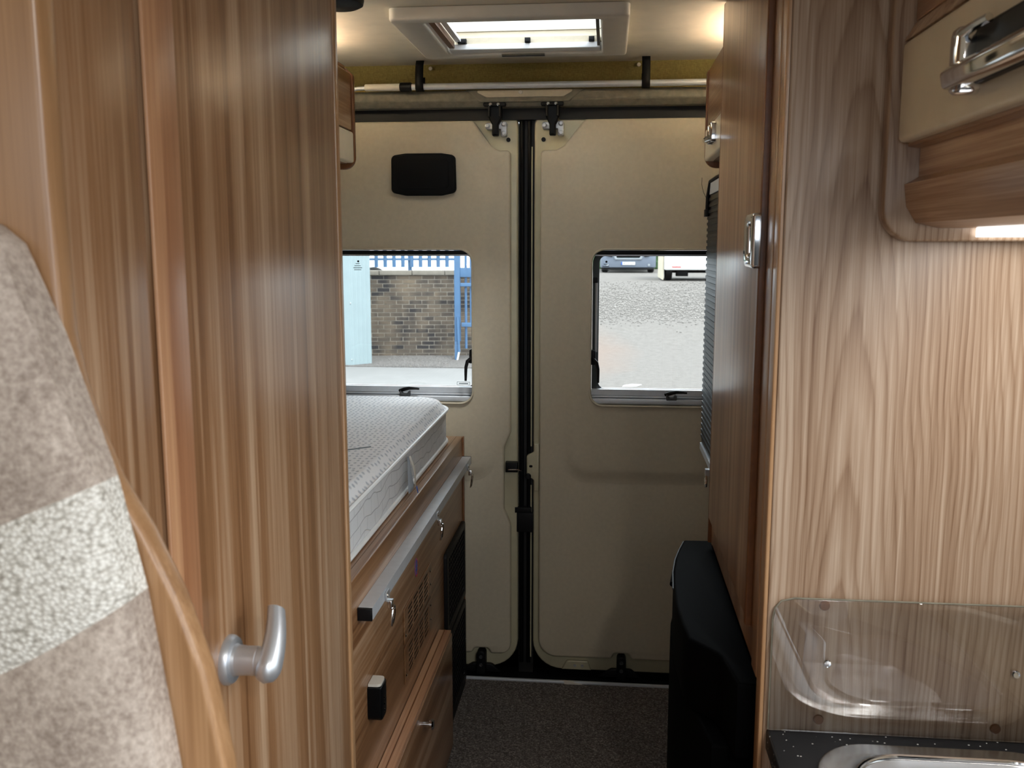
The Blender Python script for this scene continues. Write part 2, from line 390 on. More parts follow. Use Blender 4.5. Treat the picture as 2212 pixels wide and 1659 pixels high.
# ================================================================== STRUCTURE
solo('floor', MB().box(XL, FRONT_Y, -.05, XR, 2.69, 0), 'carpet', kind='structure', label='dark grey speckled carpet floor of the van aisle')
hole_roof = rect(-.413, 2.124, -.025, 2.485, .02)
solo('ceiling', MB().plate(rect(XL, FRONT_Y, XR, 2.76), [hole_roof], ZC, ZC+.03, 0, PZ), 'headliner', kind='structure', label='cream lined van ceiling with a rooflight opening')
solo('wall_left', MB().box(XL-.04, FRONT_Y, -.05, XL, 2.84, ZC+.03), 'headliner', kind='structure', label='cream lined van side behind washroom and bed')
gw = rect(.30, .72, 1.30, 1.30, .06)
solo('wall_right', MB().plate(rect(FRONT_Y, -.05, 2.84, ZC+.03), [gw, rect(-.96, .03, .24, 1.76, .08)], XR, XR+.04, 0, PX), 'headliner', kind='structure', label='cream lined van side behind galley and wardrobe')  # second hole: unseen side opening added to light the washroom wall and seat
solo('wall_front', MB().plate(rect(XL, -.05, XR, ZC+.03), [rect(-.98, 1.36, .50, 1.70, .08)], FRONT_Y-.04, FRONT_Y, 0, PY), 'dark_grey', kind='structure', label='unseen cab end of the van with windscreen opening shaped for the light')  # unseen; closed low and opened high to keep the lower rear dark
# header above the rear doors
solo('trim_1', MB().box(XL, 2.745, 1.752, XR, 2.79, ZC), 'olive', kind='structure', label='olive woven fabric board above the rear doors')
hb = MB(); hb.prism(rpoly([(2.69, 1.722, .012), (2.69, 1.750, .012), (2.76, 1.752), (2.76, 1.705), (2.71, 1.705, .01)]), XL, XR, PX)
solo('trim_2', hb, 'grey_fabric', kind='structure', label='grey fabric padded header ledge under the olive board')
solo('trim_3', MB().box(XL, 2.742, 1.674, XR, 2.80, 1.706), 'rubber', kind='structure', label='black rubber seal along top of rear doors')
cp = thing('trim_4', (-.24, 2.685, 1.72), kind='structure', label='trapezoid fabric access plate in centre of header')
part('plate', MB().plate(rpoly([(-.385, 1.748, .004), (-.095, 1.748, .004), (-.13, 1.728, .008), (-.345, 1.728, .008)]), [], 2.683, 2.692, .003, PY), 'cream', cp)
part('rim', MB().plate(rpoly([(-.405, 1.750), (-.07, 1.750), (-.115, 1.716, .012), (-.365, 1.716, .012)]), [], 2.689, 2.70, .004, PY), 'grey_fabric', cp)
part('button', MB().lathe([(.006, 0), (.005, .002), (.0, .003)], (-.25, 2.683, 1.741), (0, -1, 0), 14), 'white_plastic', cp)
# sill
sl = thing('trim_5', (-.1, 2.70, -.02), kind='structure', label='aluminium door sill strip along carpet end')
part('sill_strip', MB().box(-1.1, 2.688, -.02, .62, 2.70, .006, .002), 'alu', sl)
part('sill_ledge', MB().box(-1.1, 2.70, -.03, .62, 2.80, -.006), 'black', sl)
part('torn_tape', MB().prism([(-.115, .012), (-.075, .004), (-.06, .001), (-.115, -.006)], 2.684, 2.6875, PY), 'white_plastic', sl)
part('corner_strip', MB().plate([(.215, 2.69), (.225, 2.69), (.29, 2.76), (.28, 2.76)], [], .006, -.01, 0, PZ), 'alu', sl)
# middle seal between doors
ms = thing('trim_6', (-.24, 2.78, 0), kind='structure', label='black rubber seals filling gap between rear doors')
part('seal', MB().box(-.262, 2.768, -.02, -.217, 2.80, 1.70), 'rubber', ms)
part('leak_blocker', MB().box(-.42, 2.802, -.05, -.06, 2.82, .2), 'rubber', ms)  # black panels added to stop daylight leaking in under the doors
part('leak_blocker', MB().box(XL, 2.802, -.05, XR, 2.82, .05), 'rubber', ms)
part('bulb', MB().tube([(-.253, 2.765, .03), (-.253, 2.765, 1.68)], .007, 10), 'black_gloss', ms)
part('bulb', MB().tube([(-.231, 2.763, .03), (-.231, 2.763, 1.68)], .006, 10), 'black_gloss', ms)
part('edge_strip', MB().tube([(-.2235, 2.758, .05), (-.2235, 2.758, .60)], .0022, 8), 'olive_metal', ms)
part('edge_strip', MB().tube([(-.2235, 2.758, .72), (-.2235, 2.758, 1.60)], .0022, 8), 'olive_metal', ms)

def win_poly(x0, x1, z0=.857, z1=1.305, r=.035): return rect(x0, z0, x1, z1, r, 8)
def build_door(n, side):
    # side -1: left leaf, 1: right leaf
    if side < 0:
        x_in, x_out, xm = -.283, XL, -.263
        hole = win_poly(-.862, -.397)
        pan = rpoly([(XL, 1.672), (-.390, 1.672, .02), (-.338, 1.600, .03), (-.318, 1.588, .02), (x_in, 1.588, .012), (x_in, .765, .02), (-.303, .72, .02), (-.303, .53, .03), (x_in, .482, .03), (x_in, .069, .055),
                     (-.345, .069, .01), (-.352, .085, .012), (-.396, .085, .012), (-.403, .069, .01), (XL, .069)], 8)
        fr = rpoly([(XL, .018), (xm, .018, .09), (xm, 1.682, .02), (XL, 1.682)], 8)
    else:
        x_in, x_out, xm = -.197, XR, -.216
        hole = win_poly(-.046, .43)
        pan = rpoly([(XR, 1.672), (-.072, 1.672, .02), (-.130, 1.600, .03), (-.152, 1.588, .02), (x_in, 1.588, .012), (x_in, .067, .055),
                     (.026, .067, .01), (.034, .085, .012), (.080, .085, .012), (.088, .067, .01), (XR, .067)], 8)
        fr = rpoly([(XR, .018), (XR, 1.682), (xm, 1.682, .02), (xm, .018, .09)], 8)
    d = thing(f'door_{n}', ((x_in+x_out)/2, 2.78, 0), kind='structure', label='cream lined rear van door '+('beside the bed' if side < 0 else 'beside the fridge'))
    part('metal_frame', MB().plate(fr, [hole], 2.748, 2.80, .006, PY), 'olive_metal', d)
    part('lining', MB().plate(pan, [hole], 2.726, 2.75, .007, PY), 'cream', d)
    # raised field around the window
    if side < 0: fld = [(XL+.02, .60, .03), (-.330, .62, .07), (-.312, 1.47, .09), (-.43, 1.655, .07), (XL+.02, 1.655)]
    else: fld = [(XR-.02, .62), (XR-.02, 1.655), (-.04, 1.655, .07), (-.155, 1.47, .09), (-.130, .62, .08)]
    part('raised_field', MB().plate(rpoly(fld, 8), [hole], 2.7185, 2.7265, .007, PY, steps=8, bw=.045, fixed_holes=True), 'cream', d)
    # door check hinge at the top
    hx = -.325 if side < 0 else -.163
    h = part('hinge_arm', MB().plate(rpoly([(hx-.020, 1.712, .004), (hx+.020, 1.712, .004), (hx+.020, 1.676, .01), (hx+.010, 1.656, .006), (hx+.010, 1.626, .003), (hx-.008, 1.626, .003), (hx-.008, 1.656, .006), (hx-.018, 1.676, .01)]), [], 2.700, 2.722, .005, PY), 'black_gloss', d, label='black hinged door check arm')
    part('mount_plate', MB().plate(rect(hx-.032, 1.706, hx+.032, 1.716, .004), [], 2.694, 2.712, .002, PY), 'black', h)
    for bx in (-.011, .011): part('bolt', MB().lathe([(.005, 0), (.005, .004), (.003, .006), (0, .006)], (hx+bx, 2.694, 1.711), (0, -1, 0), 12), 'chrome', h)
    for bx in (-.0145, .0155): part('link_rod', MB().tube([(hx+bx, 2.697, 1.706), (hx+bx, 2.697, 1.678)], .0035, 8), 'black_gloss', h)
    sg = 1 if side < 0 else -1
    pl = part('hinge_plate', MB().plate(rpoly([(hx-.030, 1.664, .006), (hx+.032, 1.668, .006), (hx+.032, 1.626, .006), (hx+.014, 1.626, .006), (hx+.014, 1.646), (hx-.030, 1.646, .006)]), [], 2.722, 2.7485, .002, PY), 'zinc', d)
    for bx, bz in ((-.023, 1.655), (.024, 1.660), (.024, 1.634)):
        part('bolt', MB().lathe([(.0075, 0), (.0075, .003), (.0045, .004), (.0045, .008), (0, .008)], (hx+bx, 2.722, bz), (0, -1, 0), 12), 'zinc', pl)
    part('drain_hole', MB().lathe([(.0062, 0), (.0062, .004), (0, .004)], (-.291 if side < 0 else -.190, 2.7485, 1.619), (0, -1, 0), 14), 'black', d)
    # lower catch with two screws
    lx = -.374 if side < 0 else .057
    lc = part('lower_catch', MB().plate(rpoly([(lx-.014, .004), (lx+.014, .004), (lx+.014, .080, .014), (lx-.014, .080, .014)]), [], 2.712, 2.748, .003, PY), 'black', d)
    for bz in (.062, .036): part('screw', MB().lathe([(.006, 0), (.005, .002), (.002, .001), (0, .001)], (lx, 2.712, bz), (0, -1, 0), 12), 'dark_grey', lc)
    part('catch_pad', MB().plate(rpoly([(lx-.07, .004), (lx+.06, .004), (lx+.03, .030, .02), (lx-.03, .030, .02)]), [], 2.735, 2.749, .003, PY), 'black', d)
    if side < 0:
        k = part('lock_body', MB().box(-.298, 2.722, .646, -.262, 2.75, .676, .003), 'black', d)
        part('lock_tongue', MB().tube([(-.29, 2.719, .655), (-.262, 2.719, .656), (-.25, 2.724, .652)], .0025, 8), 'chrome', k)
        part('lower_bolt', MB().box(-.272, 2.745, .515, -.222, 2.765, .532, .002), 'black', d)
        part('bolt_housing', MB().box(-.266, 2.745, .455, -.216, 2.768, .515, .002), 'black', d)
    else:
        k = part('striker_plate', MB().plate(rpoly([(-.198, .732), (-.214, .732), (-.214, .705, .01), (-.236, .695, .01), (-.236, .632, .01), (-.214, .62, .01), (-.214, .585), (-.198, .585)]), [], 2.740, 2.752, .004, PY), 'olive_metal', d)
        part('striker_pin', MB().lathe([(.009, 0), (.009, .006), (.006, .009), (0, .009)], (-.231, 2.74, .632), (0, -1, 0), 16), 'black', k)
        part('striker_slot', MB().plate(rect(-.228, .659, -.218, .666, .003), [], 2.7385, 2.741, 0, PY), 'black', k)
        b = part('bottom_pressing', MB().plate(rpoly([(-.125, .022), (-.035, .022), (-.045, .052, .008), (-.11, .052, .012)]), [], 2.738, 2.75, .004, PY), 'olive_metal', d)
        for bx in (-.085, -.062): part('screw', MB().lathe([(.005, 0), (.004, .002), (0, .002)], (bx, 2.738, .036), (0, -1, 0), 12), 'zinc', b)
        part('hinge_pin', MB().tube([(.205, 2.705, .03), (.205, 2.705, .062)], .004, 8), 'chrome', d)
    return d
build_door(1, -1); build_door(2, 1)

vc = thing('vent_cover', (-.532, 2.71, 1.46), 'black rounded square cover plate high on the rear door over the bed', 'vent cover')
part('plate', MB().plate(rpoly([(-.627, 1.470, .014), (-.585, 1.461, .05), (-.48, 1.461, .05), (-.438, 1.470, .014), (-.440, 1.574, .014), (-.48, 1.580, .05), (-.585, 1.580, .05), (-.626, 1.574, .014)]), [], 2.703, 2.7183, .007, PY), 'black_matt', vc)
part('inner_panel', MB().plate(rect(-.607, 1.480, -.458, 1.562, .012), [], 2.7015, 2.7032, .0012, PY), 'black_matt', vc)

def build_window(n, x0, x1, side):
    d = thing(f'window_{n}', ((x0+x1)/2, 2.78, .857), kind='structure', label='rear door window with black catches '+('above the mattress' if side < 0 else 'next to the ribbed black panel'))
    part('rim', MB().plate(rect(x0-.006, .851, x1+.006, 1.311, .04, 8), [rect(x0, .857, x1, 1.305, .035, 8)], 2.713, 2.78, .003, PY), 'cream', d)
    part('blind_cassette', MB().box(x0+.001, 2.728, 1.294, x1-.001, 2.762, 1.3045, .002), 'black', d)
    part('blind_bar', MB().box(x0+.001, 2.735, 1.2885, x1-.001, 2.758, 1.2935, .001), 'alu', d)
    part('bottom_rail', MB().box(x0+.001, 2.728, .858, x1-.001, 2.766, .874, .003), 'alu', d)
    part('bottom_rail_step', MB().box(x0+.001, 2.738, .876, x1-.001, 2.764, .881, .001), 'alu', d)
    part('inner_sill', MB().box(x0+.001, 2.744, .882, x1-.001, 2.764, .899), 'alu', d)
    ins = .004 if side < 0 else .022
    part('pane', MB().plate(rect(x0+.002, .90, x1-.002, 1.2885, .02, 6), [], 2.768, 2.772, 0, PY), 'glass', d)
    # dark gasket behind the pane: a rounded frame
    gx0 = x0+.001; gx1 = x1-.001
    part('gasket', MB().plate(rect(gx0, .86, gx1, 1.303, .034, 8), [rpoly([(x0+(.006 if side < 0 else .020), .898, .02), (x1-.004, .898, .014), (x1-.004, 1.289, .02), (x0+(.006 if side < 0 else .020), 1.289, .02)], 8)], 2.774, 2.782, 0, PY), 'black' if side < 0 else 'dark_grey', d)
    def catch(cx, cz, s):
        k = part('catch', MB().plate(rpoly([(cx-.015, cz-.007, .002), (cx+.015, cz-.007, .002), (cx+.015, cz+.009, .002), (cx+.012, cz+.009), (cx+.006, cz+.001, .006), (cx-.006, cz+.001, .006), (cx-.012, cz+.009), (cx-.015, cz+.009, .002)]), [], 2.716, 2.732, .002, PY), 'dark_grey', d)
        part('lever', MB().tube([(cx-.018*s, 2.73, cz+.008), (cx-.002*s, 2.722, cz+.014), (cx+.014*s, 2.718, cz+.018), (cx+.034*s, 2.718, cz+.017), (cx+.044*s, 2.719, cz+.016)], [.005, .006, .005, .0035, .003], 8), 'black', k)
    catch(-.600 if side < 0 else .188, .880, 1)
    def side_latch(x, z, s):
        k = part('side_latch', MB().plate(rpoly([(x-.008*s, z-.012), (x+.008*s, z-.012, .003), (x+.006*s, z+.028, .004), (x-.008*s, z+.034, .004)]), [], 2.728, 2.748, .003, PY), 'black', d)
        part('lever', MB().tube([(x-.002*s, 2.727, z+.006), (x+.010*s, 2.716, z-.004), (x+.014*s, 2.712, z-.022), (x+.015*s, 2.712, z-.062)], [.006, .0055, .005, .0035], 8), 'black', k)
    if side < 0:
        side_latch(-.400, .985, -1); side_latch(-.855, .985, 1)
    else:
        side_latch(-.040, .985, 1)
        st = part('stay', MB().tube([(-.0335, 2.742, 1.225), (-.0325, 2.742, 1.01)], .0035, 8), 'alu', d)
        part('stay_bracket', MB().box(-.044, 2.732, 1.212, -.030, 2.748, 1.228, .001), 'black', st)
    # etched maker's mark: small dot and short lines of print
    mx = -.748 if side < 0 else -.008; mz = 1.272
    part('etched_mark', MB().lathe([(.0032, 0), (.0032, .0003), (0, .0003)], (mx+.002, 2.7676, mz), (0, -1, 0), 12), 'ink', d)
    for q, wd in enumerate((.010, .016, .022, .018)):
        zz = mz-.007-q*.006
        part('print_line', MB().box(mx-wd*.6, 2.7672, zz-.0009, mx+wd*.6, 2.7676, zz+.0009), 'ink' if q == 2 else 'ink_soft', d)
    if side < 0:
        part('label_border', MB().plate(rect(-.45, .902, -.411, .912), [rect(-.449, .903, -.412, .911)], 2.7672, 2.7676, 0, PY), 'ink_soft', d)
        part('print_line', MB().box(-.444, 2.7672, .9055, -.416, 2.7676, .908), 'ink_soft', d)
build_window(1, -.862, -.397, -1); build_window(2, -.046, .43, 1)
# galley window in the right side, beyond the picture
gwd = thing('window_3', (.70, .78, .76), kind='structure', label='galley side window with pale frame beside the worktop')
part('frame', MB().plate(rect(.285, .705, 1.315, 1.315, .07), [rect(.32, .74, 1.28, 1.28, .05)], .672, .70, .004, PX), 'white_plastic', gwd)
part('pane', MB().plate(rect(.305, .725, 1.295, 1.295, .05), [], .703, .707, 0, PX), 'glass', gwd)

# ================================================================== ROOFLIGHT
rl = thing('rooflight', (-.22, 2.3, 1.805), 'white framed rooflight with bright translucent pane set in the ceiling', 'rooflight')
part('frame', MB().plate(rect(-.485, 2.088, .038, 2.525, .018), [rect(-.413, 2.124, -.025, 2.485, .012)], 1.802, ZC-.001, .006, PZ), 'white_plastic', rl)
well = MB(); well.plate(rect(-.430, 2.11, -.010, 2.50, .01), [rect(-.410, 2.128, -.028, 2.480, .01)], ZC+.031, 1.915, 0, PZ)
part('well', well, 'white_plastic', rl)
t = NT('translucent_dome'); t.t.nodes.remove(t.p); tr = t.n('ShaderNodeBsdfTransparent'); tr.inputs[0].default_value = (.93, .95, .97, 1)
tl = t.n('ShaderNodeBsdfTranslucent'); tl.inputs[0].default_value = (.95, .96, .97, 1); mx = t.n('ShaderNodeMixShader'); mx.inputs[0].default_value = .12
t.l(tr.outputs[0], mx.inputs[1]); t.l(tl.outputs[0], mx.inputs[2]); t.l(mx.outputs[0], t.out.inputs[0]); MAT['dome'] = t.m
part('pane', MB().plate(rect(-.43, 2.11, -.01, 2.50, .02), [], 1.916, 1.922, 0, PZ), 'dome', rl)
part('ledge', MB().box(-.409, 2.440, 1.808, -.029, 2.483, 1.822, .002), 'white_paint', rl)
part('blind_rail', MB().box(-.409, 2.128, 1.812, -.395, 2.44, 1.828, .002), 'wood_edge', rl)
part('blind_rail', MB().box(-.036, 2.128, 1.812, -.029, 2.44, 1.828, .001), 'dark_grey', rl)
part('screen_rail', MB().box(-.392, 2.128, 1.826, -.378, 2.44, 1.834, .001), 'white_paint', rl)
part('far_rail', MB().box(-.395, 2.452, 1.8235, -.029, 2.478, 1.840, .001), 'cream', rl)
for x in (-.375, -.21, -.05): part('catch', MB().box(x-.012 if x < -.3 else x-.007, 2.432, 1.823, x+.010 if x < -.3 else x+.007, 2.45, 1.834, .002), 'black', rl)
part('pull_slot', MB().box(-.28, 2.484, 1.7995, -.17, 2.4945, 1.8018), 'dark_grey', rl)
part('handle_lip', MB().box(-.28, 2.480, 1.801, -.17, 2.4835, 1.8045), 'grey_fabric', rl)
sp = thing('ceiling_speaker', (-.556, 1.975, 1.80), 'round black fitting on the ceiling beside the rooflight', 'ceiling fitting')
part('body', MB().lathe([(.0, 0), (.040, .001), (.050, .006), (.052, .014), (.052, .0285)], (-.558, 1.965, 1.801), (0, 0, 1), 32), 'black', sp)
part('ring', MB().lathe([(.044, 0), (.054, 0), (.055, .005), (.052, .007)], (-.558, 1.965, 1.822), (0, 0, 1), 32), 'dark_grey', sp)

cl = thing('ceiling_lamp', (.50, -.35, 1.79), 'added round white ceiling lamp out of view, fill light for the near end', 'lamp')  # added fill lamp, unseen, brightens the washroom wall and seat
part('base', MB().lathe([(.085, 0), (.09, .006), (.09, .019)], (.50, -.35, 1.81), (0, 0, 1), 32), 'white_plastic', cl)
part('diffuser', MB().lathe([(0, 0), (.05, .003), (.075, .012), (.078, .018)], (.50, -.35, 1.792), (0, 0, 1), 32), 'led_white', cl)
ll = bpy.data.lights.new('fill_lamp_light', 'AREA'); ll.shape = 'DISK'; ll.size = .15; ll.energy = 3.6; ll.color = (1, .95, .88)
lo = bpy.data.objects.new('fill_lamp_light', ll); COL.objects.link(lo); lo.parent = cl; lo.location = (0, 0, -.001)

# ================================================================== AWNING CRANK AND STRAPS
ac = thing('awning_crank', (-.24, 2.665, 1.745), 'silver awning crank pole with white grip lying across the header', 'crank pole')
part('pole', MB().tube([(-.565, 2.668, 1.757), (.40, 2.668, 1.757)], .0088, 16), 'alu', ac)
part('hook', MB().tube([(-.735, 2.668, 1.736), (-.733, 2.668, 1.745), (-.725, 2.668, 1.752), (-.71, 2.668, 1.755), (-.68, 2.668, 1.7565)], .0055, 12), 'alu', ac)
part('grip', MB().lathe([(.008, 0), (.0095, .002), (.0100, .06), (.0100, .100), (.008, .102)], (-.688, 2.668, 1.757), (1, 0, 0), 20), 'white_plastic', ac)
part('ferrule', MB().lathe([(.010, 0), (.0125, .002), (.0125, .032), (.010, .034)], (-.588, 2.668, 1.757), (1, 0, 0), 20), 'black', ac)
for i, x in enumerate((-.531, .094)):
    st = thing('webbing_strap', (x, 2.67, 1.744), ('black webbing strap over the crank pole next to its black ferrule', 'black webbing strap over plain silver part of the crank pole')[i], 'strap', 'straps holding the crank')
    b = MB(); wd = .0112
    path = [(2.675, ZC-.001), (2.664, 1.815), (2.658, 1.79), (2.655, 1.765), (2.656, 1.750), (2.668, 1.744), (2.682, 1.750), (2.684, 1.762), (2.690, 1.785)]
    b.grid(lambda u, v: (x-wd+2*wd*u, *path[int(round(v*(len(path)-1)))]), 1, len(path)-1)
    o = part('band', b, 'black', st); m = o.modifiers.new('thick', 'SOLIDIFY'); m.thickness = .0022
    part('anchor', MB().lathe([(.006, 0), (.005, .003), (0, .004)], (x+.018 if i == 0 else x-.018, 2.735, ZC-.012), (0, -1, 0), 12), 'cream', st)

# ================================================================== WASHROOM CABINET (left)
wc = thing('washroom_cabinet', (-.62, 1.03, 0), 'tall wood-grain washroom cabinet with satin lever handle on its door', 'washroom')
part('side_panel', MB().plate(rect(.664, 0, .793, ZC-.002), [], -.402, -.425, .003, PX), 'wood_z', wc)
dr = part('door', MB().plate(rect(.802, .02, 1.372, ZC-.004), [], -.400, -.425, .003, PX), 'wood_z', wc)
part('lipping', MB().plate(rect(.799, .02, .858, ZC-.004), [], -.3985, -.4015, .0012, PX), 'wood_lip', dr)
rz = .880; ry = .915
part('rosette', MB().lathe([(.0265, 0), (.0265, .004), (.024, .008), (.0175, .009), (.0165, .012)], (-.400, ry, rz), (1, 0, 0), 40), 'satin', dr, label='round satin handle rose')
part('neck', MB().lathe([(.0165, 0), (.0155, .010), (.0155, .0235), (.0148, .024), (.0148, .025), (.0155, .0255), (.0155, .036), (.012, .042)], (-.390, ry, rz), (1, 0, 0), 32), 'satin', dr)
lv = MB()
def lever(u, v):
    a = 2*math.pi*u; L = -.020+v*.086
    k = math.sqrt(max(0, 1-(max(0, .22-v)/.22)**2))*(1 if v < .95 else math.sqrt(max(.0, 1-((v-.95)/.05)**2)))
    hw = (.0175-.0050*v)*k; ht = (.0145-.0055*v)*k; bow = .004*math.sin(v*math.pi)
    dy, dz = .66, .75
    return (-.355+bow-.004*v*v+ht*math.sin(a), ry-.004+L*dy-hw*math.cos(a)*dz, rz-.002+L*dz+hw*math.cos(a)*dy)
lv.grid(lever, 28, 20)
part('lever', lv, 'satin', dr, label='curved satin lever')
part('grub_screw', MB().lathe([(.0035, 0), (.003, .0015), (0, .0015)], (-.355, ry-.0150, rz-.006), (0, -1, 0), 12), 'chrome', dr)
part('end_trim', MB().plate(rect(1.375, 0, 1.392, ZC-.002), [], -.398, -.430, .004, PX), 'wood_edge_light', wc)
part('end_wall', MB().box(XL+.001, 1.393, 0, -.425, 1.412, ZC-.002), 'wood_z', wc)
part('gap_liner', MB().box(-.432, .664, 0, -.4255, 1.39, ZC-.002), 'black', wc)
part('front_wall', MB().box(XL+.001, .664, 0, -.433, .68, ZC-.002), 'wood_z', wc)

# ================================================================== SEAT END PANEL AND SEAT (near left)
edge = [(-.394, ZC-.002), (-.394, 1.487), (-.394, 1.36), (-.392, 1.257), (-.386, 1.22), (-.376, 1.185), (-.362, 1.147), (-.340, 1.109), (-.318, 1.06), (-.299, 1.002), (-.285, .924), (-.277, .82), (-.272, .7), (-.270, .4), (-.270, 0)]
solo('seat_end_panel', MB().plate([(XL+.001, 0)]+edge[::-1]+[(XL+.001, ZC-.002)], [], .637, .662, .005, PY, both=True), 'wood_edge_light', 'wood-grain partition panel with curved front edge behind the seat', 'panel')
seat = thing('bench_seat', (-.66, .45, 0), 'brown suede bench seat back with pale woven middle band', 'seat')
ZR = [(1.348, -.470), (1.336, -.430), (1.322, -.412), (1.258, -.386), (1.155, -.354), (1.068, -.336), (.935, -.318), (.80, -.308), (.5, -.30)]
def xr_at(z):
    if z >= ZR[0][0]: return ZR[0][1]
    for (z0, x0), (z1, x1) in zip(ZR, ZR[1:]):
        if z >= z1: f = (z0-z)/(z0-z1); return x0+(x1-x0)*f
    return ZR[-1][1]
def seat_band(lo, hi, puff):
    b = MB(); XLs = -.86
    def pt(u, v, back):
        x = XLs+(xr_at(1.1)-XLs)*u
        for _ in range(4):
            z = lo(x)*(1-v)+hi(x)*v; x = XLs+(xr_at(z)-XLs)*u
        e = max(0, (u-.82)/.18); rnd = .025*(1-math.sqrt(max(0, 1-e*e)))
        seam = puff*math.sin(math.pi*min(1, max(0, v)))**.5
        y = .585+rnd-seam+.0
        return (x, .634, z) if back else (x, min(.622, y), z)
    nu, nv = 40, 16
    b.grid(lambda u, v: pt(u, v, False), nu, nv); b.grid(lambda u, v: pt(u, v, True), nu, nv)
    o = (nu+1)*(nv+1)
    per = [(i, 0) for i in range(nu)]+[(nu, j) for j in range(nv)]+[(i, nv) for i in range(nu, 0, -1)]+[(0, j) for j in range(nv, 0, -1)]
    idx = [j*(nu+1)+i for i, j in per]
    for k in range(len(idx)):
        a, c = idx[k], idx[(k+1) % len(idx)]; b.f.append((a, c, c+o, a+o))
    return b
b1 = lambda x: 1.160+.42*(x+.34)
b2 = lambda x: 1.077+.62*(x+.323)+1.2*max(0, -(x+.36))**2
part('back_top', seat_band(b1, lambda x: 1.348, .012), 'suede', seat)
part('back_band', seat_band(b2, b1, .006), 'boucle', seat)
part('back_lower', seat_band(lambda x: .46, b2, .012), 'suede', seat)
part('seat_base', MB().box(XL+.001, .06, 0, -.29, .634, .458, .02), 'suede', seat)

# ================================================================== BED BASE (left rear)
bx = -.42
bb = thing('bed_base', (-.78, 2.06, 0), 'wood-grain fixed bed base with aluminium rail, vents and a drawer', 'bed')
part('front_panel', MB().plate(rect(1.415, 0, 2.683, .7615), [], bx, bx-.018, .003, PX), 'wood_y', bb)
part('top_board', MB().box(XL+.001, 1.415, .745, bx-.019, 2.683, .7615), 'wood_y', bb)
part('end_board', MB().box(XL+.001, 2.664, 0, bx-.019, 2.683, .744), 'wood_z', bb)
part('end_edge', MB().box(bx-.0005, 2.672, 0, bx+.004, 2.686, .7618, .002), 'wood_edge', bb)
rail = part('rail', MB().box(-.4195, 1.502, .682, -.394, 2.668, .7045, .0015), 'alu', bb, label='square aluminium rail along the bed front')
part('end_cap', MB().box(-.4195, 1.494, .682, -.394, 1.502, .7045, .002), 'black', rail)
part('end_cap', MB().box(-.4195, 2.668, .682, -.394, 2.674, .7045, .002), 'black', rail)
def clip(y, z):
    c = part('pull_clip', MB().plate(rect(y-.012, z-.020, y+.012, z-.002, .003), [], -.3935, -.390, .001, PX), 'zinc', bb, label='chrome spring clip with hanging ring')
    part('clip_tongue', MB().box(-.3905, y-.008, z-.034, -.382, y+.008, z-.019, .002), 'chrome', c)
    ring = [(-.386+.006*math.sin(k/16*math.pi), y+.010*math.sin(k/16*2*math.pi), z-.050-.020*math.cos(k/16*2*math.pi)) for k in range(16)]
    part('ring', MB().tube(ring, .0022, 8, closed=True), 'chrome', c)
    part('rivet', MB().lathe([(.003, 0), (.002, .002), (0, .002)], (-.390, y-.008, z-.008), (1, 0, 0), 10), 'chrome', c)
for y in (1.60, 2.11, 2.60): clip(y, .700)
# louvred vent plate: two banks of slots
def slots(y0, y1, z0, z1):
    H = []
    for i in range(6):
        zc = z0+(i+.5)*(z1-z0)/6
        for k in range(4):
            a = y0+k*(y1-y0)/4+.004; c = y0+(k+1)*(y1-y0)/4-.004; H.append(rpoly([(a, zc-.0034, .002), (c, zc-.0034, .002), (c, zc+.0034, .002), (a, zc+.0034, .002)], 2))
    return H
for zz0, zz1 in ((.477, .560), (.388, .474)):
    vt = part('vent_grille', MB().plate(rect(1.85, zz0, 2.155, zz1, .008), slots(1.885, 2.12, zz0+.010, zz1-.010), bx+.0024, bx+.001, .0006, PX), 'wood_y', bb, label='slotted wood vent grille')
    part('vent_hollow_shade', MB().box(bx+.0003, 1.86, zz0+.006, bx+.0009, 2.145, zz1-.006), 'black', vt)  # black sheet stands in for the dark hollow behind the slots
    for yy, z_ in ((1.862, zz0+.02), (2.143, zz1-.02), (2.143, zz0+.03)):
        part('screw', MB().lathe([(.0035, 0), (.002, .0015), (0, .0015)], (bx+.0024, yy, z_), (1, 0, 0), 10), 'chrome', vt)
stk = part('sticker', MB().plate([(1.99+.014*math.cos(a*.3927), .603+.022*math.sin(a*.3927)) for a in range(16)], [], bx+.0008, bx+.0001, 0, PX), 'blue_band', bb, label='small blue and red oval sticker')
part('red_edge', MB().plate([(1.99+.014*math.cos(a*.3927), .603+.022*math.sin(a*.3927)) for a in range(16)], [[(1.99+.012*math.cos(a*.3927), .604+.018*math.sin(a*.3927)) for a in range(16)]], bx+.0012, bx+.0008, 0, PX), 'red', stk)
for k in range(3): part('print_mark', MB().box(bx+.0008, 1.983, .592+k*.009, bx+.0012, 1.997, .595+k*.009), 'ink_soft', stk)
sk = part('table_bracket', MB().plate(rpoly([(1.548, .468, .012), (1.590, .468, .012), (1.590, .533), (1.548, .533)]), [], bx+.026, bx+.0002, .004, PX), 'black_gloss', bb, label='black bracket with painted glare on top')
part('bracket_glare', MB().plate(rpoly([(bx+.001, 1.552), (bx+.024, 1.552, .008), (bx+.024, 1.588, .008), (bx+.001, 1.588)]), [], .5335, .539, .001, PZ), 'white_plastic', sk)  # white piece stands in for glare on the bracket top
for k in range(3): part('bracket_screw', MB().lathe([(.003, 0), (0, .002)], (bx+.026, 1.57, .482+k*.012), (1, 0, 0), 8), 'chrome', sk)
